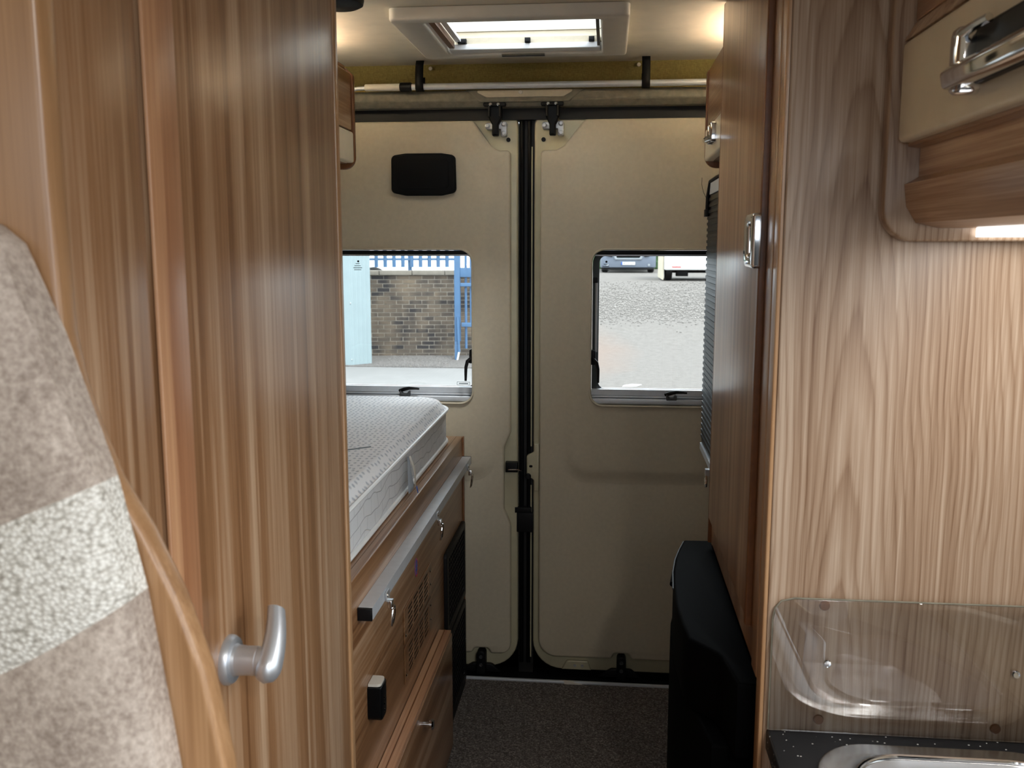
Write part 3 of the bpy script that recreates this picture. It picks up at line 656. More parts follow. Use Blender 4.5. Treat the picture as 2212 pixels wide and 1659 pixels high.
# drawer: proud front with plywood edge and a knob
dw = part('drawer', MB().plate(rect(1.44, .03, 2.25, .338, .002), [], -.384, bx+.0005, .0015, PX), 'wood_y', bb, label='drawer front standing proud of the bed base')
part('ply_edge', MB().box(-.418, 1.44, .3385, -.3865, 2.25, .346, .001), 'ply_y', dw)
part('ply_line', MB().box(-.404, 1.44, .3462, -.4015, 2.25, .3466), 'wood_edge', dw)
part('knob', MB().lathe([(.005, 0), (.005, .012), (.011, .014), (.012, .020), (.009, .023), (0, .024)], (-.3835, 1.865, .296), (1, 0, 0), 20), 'chrome', dw, label='small chrome drawer knob')
# black net pockets
def net(y0, y1, z0, z1):
    p = part('net_pocket', MB().plate(rect(y0, z0, y1, z1, .012), [rect(y0+.022, z0+.022, y1-.022, z1-.022, .008)], bx+.010, bx+.0005, .003, PX), 'black', bb, label='black net pocket')
    b = MB(); n = 12
    for i in range(n+1):
        yy = y0+.02+i*(y1-y0-.04)/n; b.box(bx+.004, yy-.0012, z0+.018, bx+.006, yy+.0012, z1-.018)
        zz = z0+.02+i*(z1-z0-.04)/n; b.box(bx+.0062, y0+.018, zz-.0012, bx+.0082, y1-.018, zz+.0012)
    part('netting', b, 'black', p, smooth=False)
    part('backing', MB().box(bx+.0002, y0+.01, z0+.01, bx+.0004, y1-.01, z1-.01), 'rubber', p)
    part('stud', MB().lathe([(.004, 0), (.003, .002), (0, .0025)], (bx+.010, y1-.012, (z0+z1)/2), (1, 0, 0), 10), 'chrome', p)
net(2.335, 2.655, .285, .515); net(2.37, 2.655, .02, .275)
part('plinth', MB().box(bx+.0005, 1.415, 0, bx+.006, 2.66, .018), 'black', bb)

# ------------------------------------------------------------------ mattress
mt = thing('mattress', (-.79, 2.08, .763), 'white quilted mattress with pale quilted border on the bed base', 'mattress')
mo = rpoly([(XL+.02, 1.43, .03), (-.447, 1.43, .03), (-.447, 2.676, .11), (XL+.02, 2.676, .06)], 12)
core = MB()
body_ol = inset(mo if area2(mo) > 0 else mo[::-1], .004)
core.plate(body_ol, [], .862, .766, .004, PZ)
part('border', core, 'border', mt)
top = MB(); ol = mo if area2(mo) > 0 else mo[::-1]
prev = None; cxm, cym = -.80, 2.05
m0 = MB(); m0.plate(ol, [], .884, .858, .024, PZ, steps=6, bw=.028); top = m0
part('top', top, 'tick', mt)
part('piping', MB().tube([(a, c, .859) for a, c in mo], .0045, 8, closed=True), 'white_paint', mt)
part('piping', MB().tube([(a, c, .7685) for a, c in inset(ol, .003)], .0055, 8, closed=True), 'white_paint', mt)
emb = MB()   # stitched emblem on the top: a few raised curved lines
part('stitching', MB().tube([(-.66, 1.86, .884), (-.60, 1.885, .884), (-.545, 1.93, .884), (-.51, 1.96, .884)], .0022, 6).tube([(-.70, 2.02, .884), (-.64, 2.06, .884), (-.60, 2.05, .884)], .0020, 6).tube([(-.64, 1.82, .884), (-.58, 1.86, .884), (-.54, 1.87, .884)], .0018, 6), 'ink_soft', mt, label='grey stitched lines')
tg = MB(); tg.grid(lambda u, v: (-.444+.012*v+.006*math.sin(u*3), 2.02-.055*u*v+.012*v, .850-.062*v-.012*u*v), 6, 8)
o = part('care_label_and_shade', tg, 'label_grey', mt, label='grey care label triangle with its shadow in the colour'); m = o.modifiers.new('thick', 'SOLIDIFY'); m.thickness = .0008  # grey-blue triangle also paints the shadow beside the label
tg = MB(); tg.grid(lambda u, v: (-.440+.016*v+.004*math.sin(v*4), 2.022+.020*u*(1-.5*v)+.004*v, .848-.068*v), 4, 8)
o = part('care_label_fold', tg, 'white_plastic', mt, label='pale printed fold of care label'); m = o.modifiers.new('thick', 'SOLIDIFY'); m.thickness = .0008
tg = MB(); tg.grid(lambda u, v: (-.4245+.004*v, 2.026+.010*u*(1-.6*v)+.001*v, .780-.015*v), 3, 4)
o = part('care_label_tip', tg, 'blue_band', mt, label='blue printed tip of care label'); m = o.modifiers.new('thick', 'SOLIDIFY'); m.thickness = .0008

# ================================================================== REAR OVERHEAD LOCKERS
def handle_d(parent, y, z, x, s, L=.075):
    # chrome bar handle on a face looking along s*x
    b = part('handle', MB().plate(rect(y-L/2, z-.018, y+L/2, z+.018, .010), [], x+s*.004, x, .0015, PX), 'black_gloss', parent, label='chrome bar handle')
    part('handle_end', MB().plate(rect(y+L/2-.012, z-.022, y+L/2+.004, z+.022, .006), [], x+s*.014, x+s*.0002, .004, PX), 'chrome', b)
    part('handle_end', MB().plate(rect(y-L/2-.004, z-.022, y-L/2+.012, z+.022, .006), [], x+s*.014, x+s*.0002, .004, PX), 'chrome', b)
    part('handle_bar', MB().tube([(x+s*.010, y-L/2, z-.012), (x+s*.020, y-L/4, z-.015), (x+s*.022, y, z-.016), (x+s*.020, y+L/4, z-.015), (x+s*.010, y+L/2, z-.012)], .006, 12), 'chrome', b)
def rear_locker(x, s, y0, y1, wallx, label, hy):
    d = thing('overhead_locker', ((x+wallx)/2, (y0+y1)/2, 1.515), label, 'locker', 'rear overhead lockers')
    end = rpoly([(x, 1.515, .03), (wallx, 1.515), (wallx, 1.770), (x-s*.02, 1.770), (x, 1.752, .012)])
    part('end_panel', MB().plate(end, [], y1-.018, y1, .003, PY, both=True), 'wood_edge', d)
    part('body', MB().prism([(x-s*.020, 1.530), (wallx, 1.530), (wallx, 1.768), (x-s*.020, 1.768)], y0, y1-.019, PY), 'wood_y', d)
    dr_ = part('door', MB().plate(rect(y0+.004, 1.612, y1-.026, 1.755, .004), [], x-s*.004, x-s*.019, .003, PX), 'wood_y', d)
    cb = part('cream_band', MB().plate(rect(y0+.004, 1.530, y1-.026, 1.608, .008), [], x+s*.001, x-s*.019, .005, PX), 'cream_gloss', d, label='cream lower door band')
    if hy: handle_d(cb, hy, 1.575, x+s*.001, s)
    part('shelf_lip', MB().box(min(x-s*.12, x-s*.02), y0, 1.7685, max(x-s*.12, x-s*.02), y1-.019, 1.774), 'wood_y', d)
rear_locker(-.66, 1, 1.415, 2.455, XL+.001, 'wood overhead locker with cream band above the bed', 2.0)
rear_locker(.24, -1, 2.125, 2.50, XR-.001, 'wood overhead locker with cream band and chrome handle beside the wardrobe', 2.255)
def led(name, x0, x1, y0, y1, z, label, power):
    d = thing(name, ((x0+x1)/2, (y0+y1)/2, z), label, 'light', 'lights above the lockers')
    part('channel', MB().box(x0, y0, z, x1, y1, z+.005), 'alu', d)
    part('diffuser', MB().box(x0+.003, y0+.003, z+.0052, x1-.003, y1-.003, z+.008), 'led_warm', d)
    l = bpy.data.lights.new(name+'_lamp', 'AREA'); l.shape = 'RECTANGLE'; l.size = x1-x0-.006; l.size_y = y1-y0-.01; l.energy = power; l.color = (1, .92, .76)
    lo = bpy.data.objects.new(name+'_lamp', l); COL.objects.link(lo); lo.parent = d; lo.location = (0, 0, .0105); lo.rotation_euler = (R(180), 0, 0)
led('strip_light', -.83, -.80, 1.45, 2.42, 1.770, 'warm light strip on top of the locker above the bed', 3.0)
led('strip_light', .38, .41, 2.14, 2.47, 1.770, 'warm light strip on top of the locker beside the wardrobe', 1.5)

# ================================================================== WARDROBE (right) AND FRIDGE
wd = thing('wardrobe', (.45, 1.77, .64), 'tall dark wood-grain wardrobe with chrome handle standing over the fridge', 'wardrobe')
part('carcass', MB().box(.262, 1.422, .645, XR-.001, 2.119, ZC-.002), 'wood_z', wd)
part('door_frame', MB().plate(rect(1.422, .645, 2.119, ZC-.002), [rect(1.52, .70, 2.10, ZC-.03)], .244, .2615, .002, PX), 'wood_z', wd)
dr = part('door', MB().plate(rect(1.522, .703, 2.108, ZC-.006), [], .2365, .2435, .002, PX), 'wood_z', wd)
part('near_edge', MB().plate(rect(1.506, .697, 1.5225, ZC-.006), [], .233, .2435, .003, PX), 'wood_edge', wd)
part('far_edge', MB().plate(rect(2.108, .645, 2.1205, ZC-.004), [], .2365, .262, .002, PX), 'wood_edge', wd)
hp = part('handle', MB().plate(rpoly([(1.495, 1.284, .006), (1.575, 1.284, .03), (1.59, 1.30, .02), (1.59, 1.354, .02), (1.575, 1.370, .03), (1.495, 1.370, .006)]), [rect(1.515, 1.302, 1.552, 1.352, .006)], .220, .2330, .006, PX), 'chrome', dr, label='rounded chrome pull handle')
part('handle_recess', MB().plate(rect(1.51, 1.298, 1.558, 1.356, .006), [], .2315, .2329, 0, PX), 'steel', dr)
part('stile_trim', MB().plate(rect(1.424, .645, 1.470, ZC-.004), [], .240, .2438, .0035, PX), 'wood_z', wd)

fr = thing('fridge', (.42, 1.80, 0), 'black compact fridge with bowed door below the wardrobe', 'fridge')
bow = [(.250, 2.165), (.187, 2.163), (.172, 2.10), (.158, 2.03), (.148, 1.95), (.142, 1.85), (.140, 1.75), (.145, 1.66), (.150, 1.60)]
up_o = bow+[(.195, 1.54), (.200, 1.53), (.214, 1.43), (.250, 1.425)]
low_o = [(.250, 2.165), (.185, 2.16), (.160, 2.08), (.146, 1.99), (.139, 1.90), (.138, 1.80), (.142, 1.72), (.155, 1.62), (.170, 1.54), (.180, 1.475), (.250, 1.47)]
part('cabinet', MB().box(.252, 1.43, .012, XR-.004, 2.16, .64, .003), 'fridge_black', fr)
du = part('door', MB().plate(up_o, [], .632, .502, .006, PZ, both=True), 'fridge_black', fr, label='bowed gloss black fridge door')
part('trim_edge', MB().tube([(a-.001, c, .627) for a, c in bow[1:6]], .0020, 6), 'dark_grey', du)
part('control_strip', MB().tube([(a-.001, c, .60) for a, c in bow[2:5]], .006, 8), 'fridge_black', du)
part('grip_post', MB().tube([(.226, 1.455, .502), (.226, 1.455, .625)], .014, 16), 'fridge_black', du)
part('lower_door', MB().plate([(a+.002, c) for a, c in low_o], [], .500, .012, .006, PZ, both=True), 'fridge_black', fr)
for yy in (1.5, 2.1): part('foot', MB().lathe([(.018, 0), (.018, .012)], (.40, yy, 0), (0, 0, 1), 12), 'fridge_black', fr)

# ribbed black panel behind the wardrobe
rp = thing('folding_panel', (.27, 2.33, .79), 'black ribbed panel with grey edge strapped up beside the rear door', 'panel')
part('core', MB().plate(rect(2.126, .80, 2.495, 1.445, .006), [], .254, .272, .002, PX), 'ribbed', rp)
for i in range(42):
    z = .815+i*.015; part('rib', MB().box(.2515, 2.13, z, .2538, 2.492, z+.0075), 'ribbed', rp)
part('bottom_edge', MB().box(.250, 2.13, .782, .272, 2.495, .799, .003), 'alu', rp)
part('top_edge', MB().box(.252, 2.13, 1.446, .272, 2.478, 1.474, .004), 'alu', rp)
part('strap', MB().tube([(.249, 2.47, 1.40), (.249, 2.465, 1.44), (.252, 2.44, 1.478), (.262, 2.38, 1.485), (.275, 2.30, 1.49)], .005, 8), 'black', rp)
part('buckle', MB().box(.243, 2.462, 1.392, .253, 2.492, 1.41, .002), 'black', rp)
part('rivet', MB().lathe([(.004, 0), (.003, .002), (0, .002)], (.2485, 2.473, 1.425), (-1, 0, 0), 10), 'chrome', rp)
part('loose_thread', MB().tube([(.246, 2.478, 1.44), (.240, 2.49, 1.455), (.236, 2.50, 1.475), (.237, 2.505, 1.492)], .0006, 5), 'black', rp)
part('hanger', MB().box(.2725, 2.13, 1.43, .30, 2.48, 1.47), 'dark_grey', rp)
part('support_post', MB().box(.2725, 2.175, 0, .30, 2.20, 1.429), 'wood_edge', rp)
part('lower_ring', MB().tube([(.243, 2.25+.010*math.sin(k*.628), .755+.016*math.cos(k*.628)) for k in range(10)], .003, 8, closed=True), 'chrome', rp)
part('ring_tab', MB().box(.2405, 2.242, .768, .2520, 2.258, .7835), 'zinc', rp)

# ================================================================== GALLEY (right, near)
kp = thing('galley_partition', (.46, YK+.02, 0), 'sheen-paled wood-grain partition panel with arched grain behind the galley', 'panel')
part('panel', MB().plate(rpoly([(.247, 0), (XR-.001, 0), (XR-.001, ZC-.002), (.247, ZC-.002)]), [], YK, YK+.039, .004, PY), 'wood_sheen', kp)
part('edge_strip', MB().plate(rect(YK+.002, 0, YK+.038, ZC-.002), [], .2405, .2465, .003, PX), 'wood_edge_light', kp)
ku = thing('kitchen_unit', (.46, .95, 0), 'wood-grain kitchen unit under the black worktop', 'cabinet')
part('carcass', MB().box(.275, .35, 0, XR-.001, YK-.001, .42), 'wood_z', ku)
part('front_rail', MB().box(.275, .35, .421, .299, YK-.001, .552), 'wood_z', ku)
part('end_rail', MB().box(.3, .35, .421, XR-.001, .74, .552), 'wood_z', ku)
part('door', MB().plate(rect(.36, .03, .85, .54, .004), [], .262, .2748, .003, PX), 'wood_z', ku)
part('door', MB().plate(rect(.86, .03, 1.37, .54, .004), [], .262, .2748, .003, PX), 'wood_z', ku)
wt = solo('worktop', MB().plate(rpoly([(.252, .33, .02), (XR-.001, .33), (XR-.001, YK-.0005), (.252, YK-.0005)]), [rect(.345, .80, .655, 1.305, .085, 8)], .585, .553, .004, PZ), 'laminate', 'black speckled worktop around the steel sink', 'worktop')
sk = thing('sink', (.50, 1.05, .43), 'polished steel sink set into the black worktop', 'sink')
outer = rpoly([(.302, .76, .09), (.672, .76, .09), (.672, 1.338, .09), (.302, 1.338, .09)], 10)
inner = rpoly([(.352, .81, .075), (.648, .81, .075), (.648, 1.298, .075), (.352, 1.298, .075)], 10)
part('rim', MB().plate(outer, [inner], .5925, .5855, .005, PZ), 'steel', sk)
part('lip', MB().tube([(a, c, .5935) for a, c in inset(inner if area2(inner) > 0 else inner[::-1], -.004)], .0035, 8, closed=True), 'chrome', sk)
bs = MB(); io = inner if area2(inner) > 0 else inner[::-1]
lay = [(0, .590), (.004, .58), (.010, .47), (.02, .45), (.05, .445)]; rr = []
for s_, z in lay: q = inset(io, s_); rr.append((len(bs.v), len(q))); bs.v += [(a, c, z) for a, c in q]
for (a0, n_), (c0, _) in zip(rr, rr[1:]):
    for k in range(n_): k2 = (k+1) % n_; bs.f.append((a0+k, a0+k2, c0+k2, c0+k))
bs.f.append(tuple(range(rr[-1][0], rr[-1][0]+rr[-1][1])))
part('basin', bs, 'basin', sk)
part('drain', MB().lathe([(.03, 0), (.028, .003), (.01, .002), (0, .002)], (.50, 1.05, .4455), (0, 0, 1), 20), 'chrome', sk)
sb = thing('splashback', (.46, YK-.006, .587), 'clear glass splashback with rounded corner standing on the worktop', 'splashback')
part('sheet', MB().plate(rpoly([(.254, .5865), (.662, .5865), (.662, .797), (.254, .797, .032)], 10), [], YK-.0085, YK-.0045, .001, PY), 'lid_glass', sb)
part('polished_edge', MB().tube([(.2535, YK-.0065, .588), (.2535, YK-.0065, .763), (.2565, YK-.0065, .782), (.265, YK-.0065, .793), (.284, YK-.0065, .798), (.66, YK-.0065, .798)], .0014, 6), 'grey_fabric', sb)
for x, z in ((.330, .786), (.329, .604), (.587, .603)): part('screw_cap', MB().lathe([(.008, 0), (.007, .003), (0, .0035)], (x, YK-.0002, z), (0, -1, 0), 18), 'wood_edge', sb)
for x, z in ((.336, .698), (.607, .694)): part('mirror_screw', MB().lathe([(.0055, 0), (.005, .003), (.0025, .0025), (0, .0025)], (x, YK-.0086, z), (0, -1, 0), 16), 'chrome', sb)

# galley overhead locker
kl = thing('overhead_locker', (.53, .85, 1.325), 'wood overhead locker with wide cream band and chrome handle over the galley', 'locker')
endp = rpoly([(.374, ZC-.002), (.374, 1.325, .045), (XR-.001, 1.325), (XR-.001, ZC-.002)], 10)
part('end_panel', MB().plate(endp, [], 1.352, YK-.001, .004, PY, both=True), 'wood_sheen', kl)
prof = [(XR-.001, 1.343), (.45, 1.343), (.418, 1.350), (.404, 1.372), (.400, 1.402), (.412, 1.408), (.418, 1.412), (.418, 1.45), (.402, 1.452), (.402, 1.60), (.410, 1.604), (.410, ZC-.002), (XR-.001, ZC-.002)]
part('body', MB().prism(prof, .40, 1.351, PY), 'wood_y', kl)
part('bevel_strip', MB().prism([(.388, 1.588), (.4015, 1.612), (.4095, 1.612), (.4095, 1.605), (.4015, 1.5995), (.4015, 1.588)], .41, 1.348, PY), 'wood_sheen', kl)
part('upper_door', MB().plate(rect(.41, 1.614, 1.348, ZC-.012, .003), [], .4015, .4095, .002, PX), 'wood_y', kl)
cb = part('cream_band', MB().plate(rect(.41, 1.456, 1.347, 1.586, .010), [], .386, .4015, .006, PX), 'cream_gloss', kl, label='cream lower door band')
# chrome handle: end bracket, dark back plate, bar
part('handle_plate', MB().plate(rect(.86, 1.487, 1.075, 1.545, .010), [], .378, .3858, .003, PX), 'black_gloss', cb, label='dark recess plate of handle')
for yy in (1.075, .86):
    part('handle_bracket', MB().plate(rect(yy-.014, 1.478, yy+.016, 1.548, .012), [], .360, .3858, .007, PX), 'chrome', cb, label='chrome handle bracket')
part('handle_bar', MB().plate(rpoly([(.366, 1.482, .004), (.350, 1.484, .006), (.347, 1.500, .006), (.356, 1.508, .004), (.368, 1.500, .004)]), [], .86, 1.075, .002, PY, both=True), 'chrome', cb, label='chrome handle bar')
part('handle_top', MB().tube([(.364, 1.075, 1.538), (.368, 1.04, 1.542), (.374, 1.02, 1.545)], .005, 8), 'chrome', cb)
ul = part('lamp_diffuser', MB().box(.498, .50, 1.331, .60, 1.3515, 1.3425, .0005), 'led_white', kl, label='slim white light bar under locker')
ld = bpy.data.lights.new('galley_lamp', 'AREA'); ld.shape = 'RECTANGLE'; ld.size = .09; ld.size_y = .70; ld.energy = 1.15; ld.color = (1, .97, .93)
lo = bpy.data.objects.new('galley_lamp', ld); COL.objects.link(lo); lo.parent = kl; lo.location = (.549-.53, .80-.85, 1.3300-1.325)

# ================================================================== OUTDOORS
GZ = -.67
def gz(x, y):
    t_ = min(1, max(0, (y-17.5)/10.0)); t_ = t_*t_*(3-2*t_)
    e = min(1, max(0, (x+2.2)/1.6)); return GZ+t_*.95*e
g = MB(); g.grid(lambda u, v: ((-28+60*u), (-22+92*v), gz(-28+60*u, -22+92*v)), 120, 120)
solo('ground', g, 'yard', kind='structure', label='pale gravelly yard rising behind the van', ang=180)
solo('concrete_slab', MB().plate([(-9, 3.3), (-1.0, 3.3), (-1.35, 14.9), (-9, 14.9)], [], GZ+.015, GZ-.05, .005, PZ), 'concrete', kind='structure', label='pale concrete apron behind the van')
solo('gravel_strip', MB().plate([(-9, 14.9), (-1.35, 14.9), (-1.0, 17.2), (-9, 17.2)], [], GZ+.03, GZ-.05, 0, PZ), 'gravel', kind='structure', label='grey gravel strip along foot of brick wall')
stn = MB(); rnd = random.Random(3)
def stone(x, y, z, r):
    q = [(r, 0, 0), (-r, 0, 0), (0, r, 0), (0, -r, 0), (0, 0, r*.7), (0, 0, -r*.7)]; a = rnd.random()*6.28; ca, sa = math.cos(a), math.sin(a); k = .6+.7*rnd.random()
    stn.add([(x+(px*ca-py*sa)*k, y+px*sa+py*ca, z+pz) for px, py, pz in q], [(0, 2, 4), (2, 1, 4), (1, 3, 4), (3, 0, 4), (2, 0, 5), (1, 2, 5), (3, 1, 5), (0, 3, 5)])
for _ in range(4000):
    x = rnd.uniform(-3.80, -2.68); y = rnd.uniform(14.95, 16.28); stone(x, y, GZ+.032, rnd.uniform(.012, .035))
solo('loose_gravel', stn, 'gravel', 'loose pale gravel stones along foot of the brick wall', 'gravel', kind='stuff', smooth=False)
stn = MB()
for _ in range(9000):
    y = 21.6+rnd.gauss(0, .5)+abs(rnd.gauss(0, 2.2)); x = rnd.uniform(-1.6, 5.0)
    if y < 27.5: stone(x, y, gz(x, y)+.01, rnd.uniform(.008, .030))
solo('loose_gravel', stn, 'stone', 'loose pale gravel stones scattered below the parked caravan', 'gravel', kind='stuff', smooth=False)
solo('paper_scrap', MB().plate([(.22, 13.2), (.42, 13.25), (.50, 13.42), (.36, 13.45), (.25, 13.33)], [], GZ+.012, GZ+.004, 0, PZ), 'white_paint', 'flat white scrap lying on the yard near the van', 'scrap')

# brick wall with coping
WY = 16.45; ROT = R(8)
bw = thing('brick_wall', (-3.4, WY, GZ), 'stained brown brick wall with stone coping below the blue fence', 'wall')
def wl(name, mb, mat, parent=bw, **k): return part(name, mb, mat, parent, **k)
wl('mortar_core', MB().box(-5.2, WY+.005, GZ-.05, -1.75, WY+.22, GZ+1.46), 'mortar')
BL, BH = .225, .073
brick_me = [MB().box(-.107, 0, 0, .107, .06, .062), MB().box(-.107, -.003, .001, .106, .06, .063), MB().box(-.106, .002, 0, .107, .06, .061)]
half_me = MB().box(-.052, 0, 0, .052, .06, .062)
brick_me = [b.mesh('brick', smooth=False) for b in brick_me]; half_me = half_me.mesh('brick', smooth=False)
for me in brick_me+[half_me]: me.materials.append(MAT['brick'])
nb = 0
for r_ in range(20):
    x = -5.1+(.1125 if r_ % 2 else 0)+rnd.uniform(-.01, .01)
    while x < -1.8:
        if x > -4.75 and nb < 298:
            o = bpy.data.objects.new('brick', rnd.choice(brick_me)); COL.objects.link(o); o.parent = bw; o.location = (x+3.4, .0, r_*BH+.004); nb += 1
        x += BL
for i in range(6):
    x0 = -5.2+i*.58; wl('coping_stone', MB().box(x0+.004, WY-.04, GZ+1.465, x0+.574, WY+.26, GZ+1.545, .008), 'coping')
bw.rotation_euler.z = ROT
# palisade fence on the wall
pf = thing('palisade_fence', (-3.4, WY+.15, GZ+1.546), 'blue steel palisade fence standing on the brick wall', 'fence')
FZ = GZ+1.546; FY = WY+.15
for i in range(13):
    x = -4.75+i*.157
    b = MB(); z0 = FZ+.055; z1 = FZ+1.3; h = .034
    b.prism([(x-h, FY-.03), (x-h*.4, FY-.045), (x+h*.4, FY-.045), (x+h, FY-.03), (x+h, FY-.027), (x-h, FY-.027)], z0, z1, PZ)
    part('pale', b, 'blue', pf, smooth=False)
part('rail', MB().box(-4.9, FY-.026, FZ+.175, -2.72, FY-.004, FZ+.215), 'blue', pf)
part('rail', MB().box(-4.9, FY-.026, FZ+1.05, -2.72, FY-.004, FZ+1.09), 'blue', pf)
for x in (-3.53, -4.86): part('post', MB().box(x-.035, FY-.003, FZ, x+.035, FY+.05, FZ+1.2), 'blue', pf)
pf.rotation_euler.z = ROT
# blue gate at the wall's end
gt = thing('steel_gate', (-2.3, 15.9, GZ), 'bright blue steel gate with drop bolt in front of brick wall', 'gate')
part('hanging_post', MB().box(-2.62, 15.9, GZ+.35, -2.52, 15.99, 1.9, .006), 'blue', gt)
part('top_bar', MB().box(-2.52, 15.91, .78, -1.9, 15.97, .94, .005), 'blue', gt)
part('mid_bar', MB().box(-2.52, 15.91, .62, -1.9, 15.96, .68, .005), 'blue', gt)
part('low_bar', MB().box(-2.50, 15.91, -.07, -1.9, 15.96, .0, .005), 'blue', gt)
for x in (-2.43, -2.34, -2.20, -2.08): part('bar', MB().tube([(x, 15.98, -.45 if x == -2.43 else -.02), (x, 15.98, 1.85)], .022, 8), 'blue', gt)
part('drop_bolt', MB().tube([(-2.56, 15.88, .1), (-2.54, 15.88, -.5)], .022, 8), 'blue', gt)
part('bolt_tip', MB().tube([(-2.54, 15.88, -.5), (-2.57, 15.88, GZ+.03)], .016, 8), 'white_paint', gt)
part('lock_plate', MB().box(-2.30, 15.885, .80, -2.22, 15.909, .90, .003), 'white_paint', gt)
gpo = part('latch_stud', MB().lathe([(.02, 0), (.018, .01), (0, .012)], (-2.38, 15.88, .99), (0, -1, 0), 14), 'white_paint', gt)
part('ground_leg', MB().box(-2.62, 15.9, GZ+.0, -2.56, 15.97, GZ+.35, .006), 'blue', gt)
# pale blue cabin at the left
cb_ = thing('steel_cabin', (-4.55, 15.45, GZ), 'pale blue ribbed steel cabin corner beside the brick wall', 'cabin')
cab = MB(); c0 = Vector((-4.20, 15.0)); r1 = Vector((-3.925, 15.28)); l1 = Vector((-5.4, 15.25)); bk = r1+(l1-c0)
def ribbed(p0, p1, n, amp):
    out = []; d = (p1-p0)/n; nn = Vector((d.y, -d.x)).normalized()
    for i in range(n): out += [tuple(p0+d*i), tuple(p0+d*(i+.30)), tuple(p0+d*(i+.4)+nn*amp), tuple(p0+d*(i+.85)+nn*amp), tuple(p0+d*(i+.95))]
    return out
cab.prism(ribbed(c0, r1, 5, .006)+[tuple(r1), tuple(bk)]+ribbed(l1, c0, 10, -.01)[:0]+[tuple(l1)], GZ, GZ+2.4, PZ)
part('walls', cab, 'pale_blue', cb_, smooth=False)
part('roof', MB().plate([tuple(c0+Vector((-.02, -.04))), tuple(r1+Vector((.04, 0))), tuple(bk+Vector((.02, .04))), tuple(l1+Vector((-.04, 0)))], [], GZ+2.401, GZ+2.46, .01, PZ), 'pale_blue', cb_)
for z in (GZ+.12, GZ+1.05, GZ+2.0): part('rivet', MB().lathe([(.012, 0), (.01, .006), (0, .008)], (-4.19, 15.0, z), (.7, -.7, 0), 8), 'zinc', cb_)
# tyre behind the fence
solo('tyre', MB().tube([(-4.33+.22*math.cos(a*.2618), 17.1, .66+.20*math.sin(a*.2618)) for a in range(24)], .065, 10, closed=True).box(-4.5, 17.05, GZ-.02, -4.16, 17.15, .40), 'rubber', 'black tyre on a stand behind the blue fence', 'tyre')

# parked grey van (front end towards us), bottom of it seen under the window top
VX, VY = .74, 36.0; VZ = gz(VX, VY)-.005
pv = thing('parked_van', (VX, VY+1.2, VZ), 'parked van with grey bumper and white number plate on the far gravel', 'van')
body = [(VY+.12, VZ+.45), (VY+.10, VZ+1.05), (VY+.9, VZ+1.28), (VY+1.5, VZ+2.1), (VY+2.0, VZ+2.45), (VY+4.4, VZ+2.5), (VY+4.4, VZ+.45)]
part('body', MB().prism(rpoly([(a, c, .12) for a, c in body]), VX-1.0, VX+1.0, PX, .04), 'van_silver', pv)
part('bumper', MB().prism(rpoly([(VX-1.08, VY+.35, .1), (VX-1.0, VY-.02, .18), (VX-.3, VY-.10, .3), (VX+.3, VY-.10, .3), (VX+1.0, VY-.02, .18), (VX+1.08, VY+.35, .1)]), VZ+.20, VZ+.80, PZ, .04), 'van_grey', pv)
part('grille_surround', MB().plate(rpoly([(VX-.62, VZ+.86), (VX-.50, VZ+.50, .06), (VX+.50, VZ+.50, .06), (VX+.62, VZ+.86)]), [rpoly([(VX-.50, VZ+.85), (VX-.42, VZ+.56, .04), (VX+.42, VZ+.56, .04), (VX+.50, VZ+.85)])], VY-.13, VY-.04, .01, PY), 'van_silver', pv)
part('grille', MB().box(VX-.5, VY-.105, VZ+.54, VX+.5, VY-.06, VZ+.86), 'ink_soft', pv)
npl = part('number_plate', MB().box(VX-.26, VY-.135, VZ+.31, VX+.26, VY-.125, VZ+.42), 'yellow_plate', pv, label='white number plate')
part('plate_band', MB().box(VX-.26, VY-.1365, VZ+.31, VX-.215, VY-.1352, VZ+.42), 'blue_band', npl)
text_part('plate_text', 'BX14 HJX', .095, (VX+.02, VY-.137, VZ+.365), Matrix.Rotation(R(90), 3, 'X'), 'ink', npl, .0008)
for s in (-1, 1):
    part('fog_lamp', MB().lathe([(.05, 0), (.045, .01), (0, .012)], (VX+s*.78, VY-.06, VZ+.30), (0, -1, 0), 16), 'van_silver', pv)
    part('air_vent', MB().plate(rpoly([(VX+s*.60, VZ+.60), (VX+s*.78, VZ+.63), (VX+s*.80, VZ+.70), (VX+s*.62, VZ+.68)]), [], VY-.098, VY-.05, .004, PY), 'black', pv)
    part('headlamp', MB().plate(rpoly([(VX+s*.66, VZ+.86, .04), (VX+s*.98, VZ+.92, .04), (VX+s*.95, VZ+1.2, .04), (VX+s*.72, VZ+1.05, .04)]), [], VY+.02, VY+.12, .01, PY), 'white_paint', pv)
    w_ = part('wheel', MB().lathe([(.12, 0), (.30, 0), (.34, .04), (.34, .2), (.30, .24), (.12, .24)], (VX+s*1.0-(.24 if s > 0 else 0), VY+.75, VZ+.34), (1, 0, 0), 24), 'rubber', pv)
    part('hub', MB().lathe([(.2, 0), (.18, .02), (0, .03)], (VX+s*1.001, VY+.75, VZ+.34), (s, 0, 0), 20), 'zinc', w_)
part('windscreen', MB().plate([(VX-.85, VZ+1.30), (VX+.85, VZ+1.30), (VX+.78, VZ+2.05), (VX-.78, VZ+2.05)], [], VY+.9, VY+.95, .01, PY), 'black_gloss', pv)
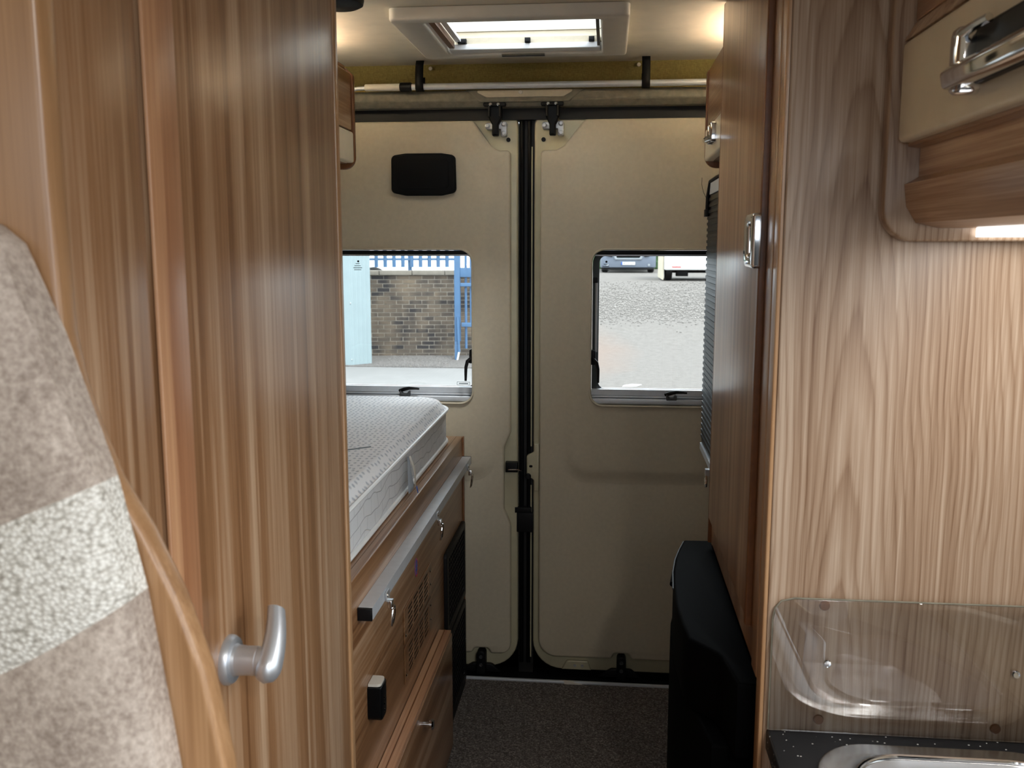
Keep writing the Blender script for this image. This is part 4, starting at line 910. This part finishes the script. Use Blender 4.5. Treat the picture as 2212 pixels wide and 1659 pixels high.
part('lower_lip', MB().box(VX-.95, VY-.04, VZ+.12, VX+.95, VY+.2, VZ+.20, .02), 'black', pv)

# white caravan/trailer
TX, TY = 1.62, 28.0; TZ = gz(2.5, 28)
tr_ = thing('caravan', (2.8, TY+2, TZ), 'white caravan with low red reflector parked on the far gravel', 'caravan')
part('body', MB().prism(rpoly([(TX, TZ+.32, .05), (TX+2.3, TZ+.32, .05), (TX+2.3, TZ+2.5, .2), (TX, TZ+2.5, .2)]), TY-.2, TY+2.6, PY, .05), 'white_paint', tr_)
part('side_skirt', MB().box(TX-.05, TY-.1, TZ+.04, TX-.012, TY+2.4, TZ+.9), 'cream', tr_)
part('reflector', MB().box(TX+.22, TY-.225, TZ+.40, TX+.48, TY-.201, TZ+.425), 'red', tr_)
for x in (TX+.06, TX+2.04):
    part('wheel', MB().lathe([(.1, 0), (.26, 0), (.30, .03), (.30, .18), (.26, .21), (.1, .21)], (x, TY+.6, TZ+.30), (1, 0, 0), 24), 'rubber', tr_)
part('axle', MB().tube([(TX+.28, TY+.6, TZ+.26), (TX+2.03, TY+.6, TZ+.26)], .04, 8), 'black', tr_)
part('spare_carrier', MB().box(TX+.40, TY+.5, TZ+.12, TX+.75, TY+.9, TZ+.30, .03), 'black', tr_)
# hedge behind
hd = MB()
for k in range(2600):
    x = rnd.uniform(-3.5, 9); y = 42.2+rnd.uniform(-.9, .9); z = gz(2, 38)+rnd.uniform(0, 2.3); r = rnd.uniform(.05, .12); a = rnd.random()*6.28; tl_ = rnd.uniform(-1, 1)
    hd.add([(x-r*math.cos(a), y-r*math.sin(a), z), (x, y, z-r*.5), (x+r*math.cos(a), y+r*math.sin(a), z+tl_*.05), (x, y+.03, z+r*.6)], [(0, 1, 2, 3)])
hg = thing('hedge', (2.7, 42.2, gz(2, 38)), 'green hedge behind the parked van and caravan', 'hedge')
part('foliage', hd, 'leaf', hg, smooth=False, kind='stuff')
part('inner_mass', MB().box(-3.3, 41.7, gz(2, 38)-.05, 8.8, 42.7, gz(2, 38)+2.0, .2), 'leaf', hg)
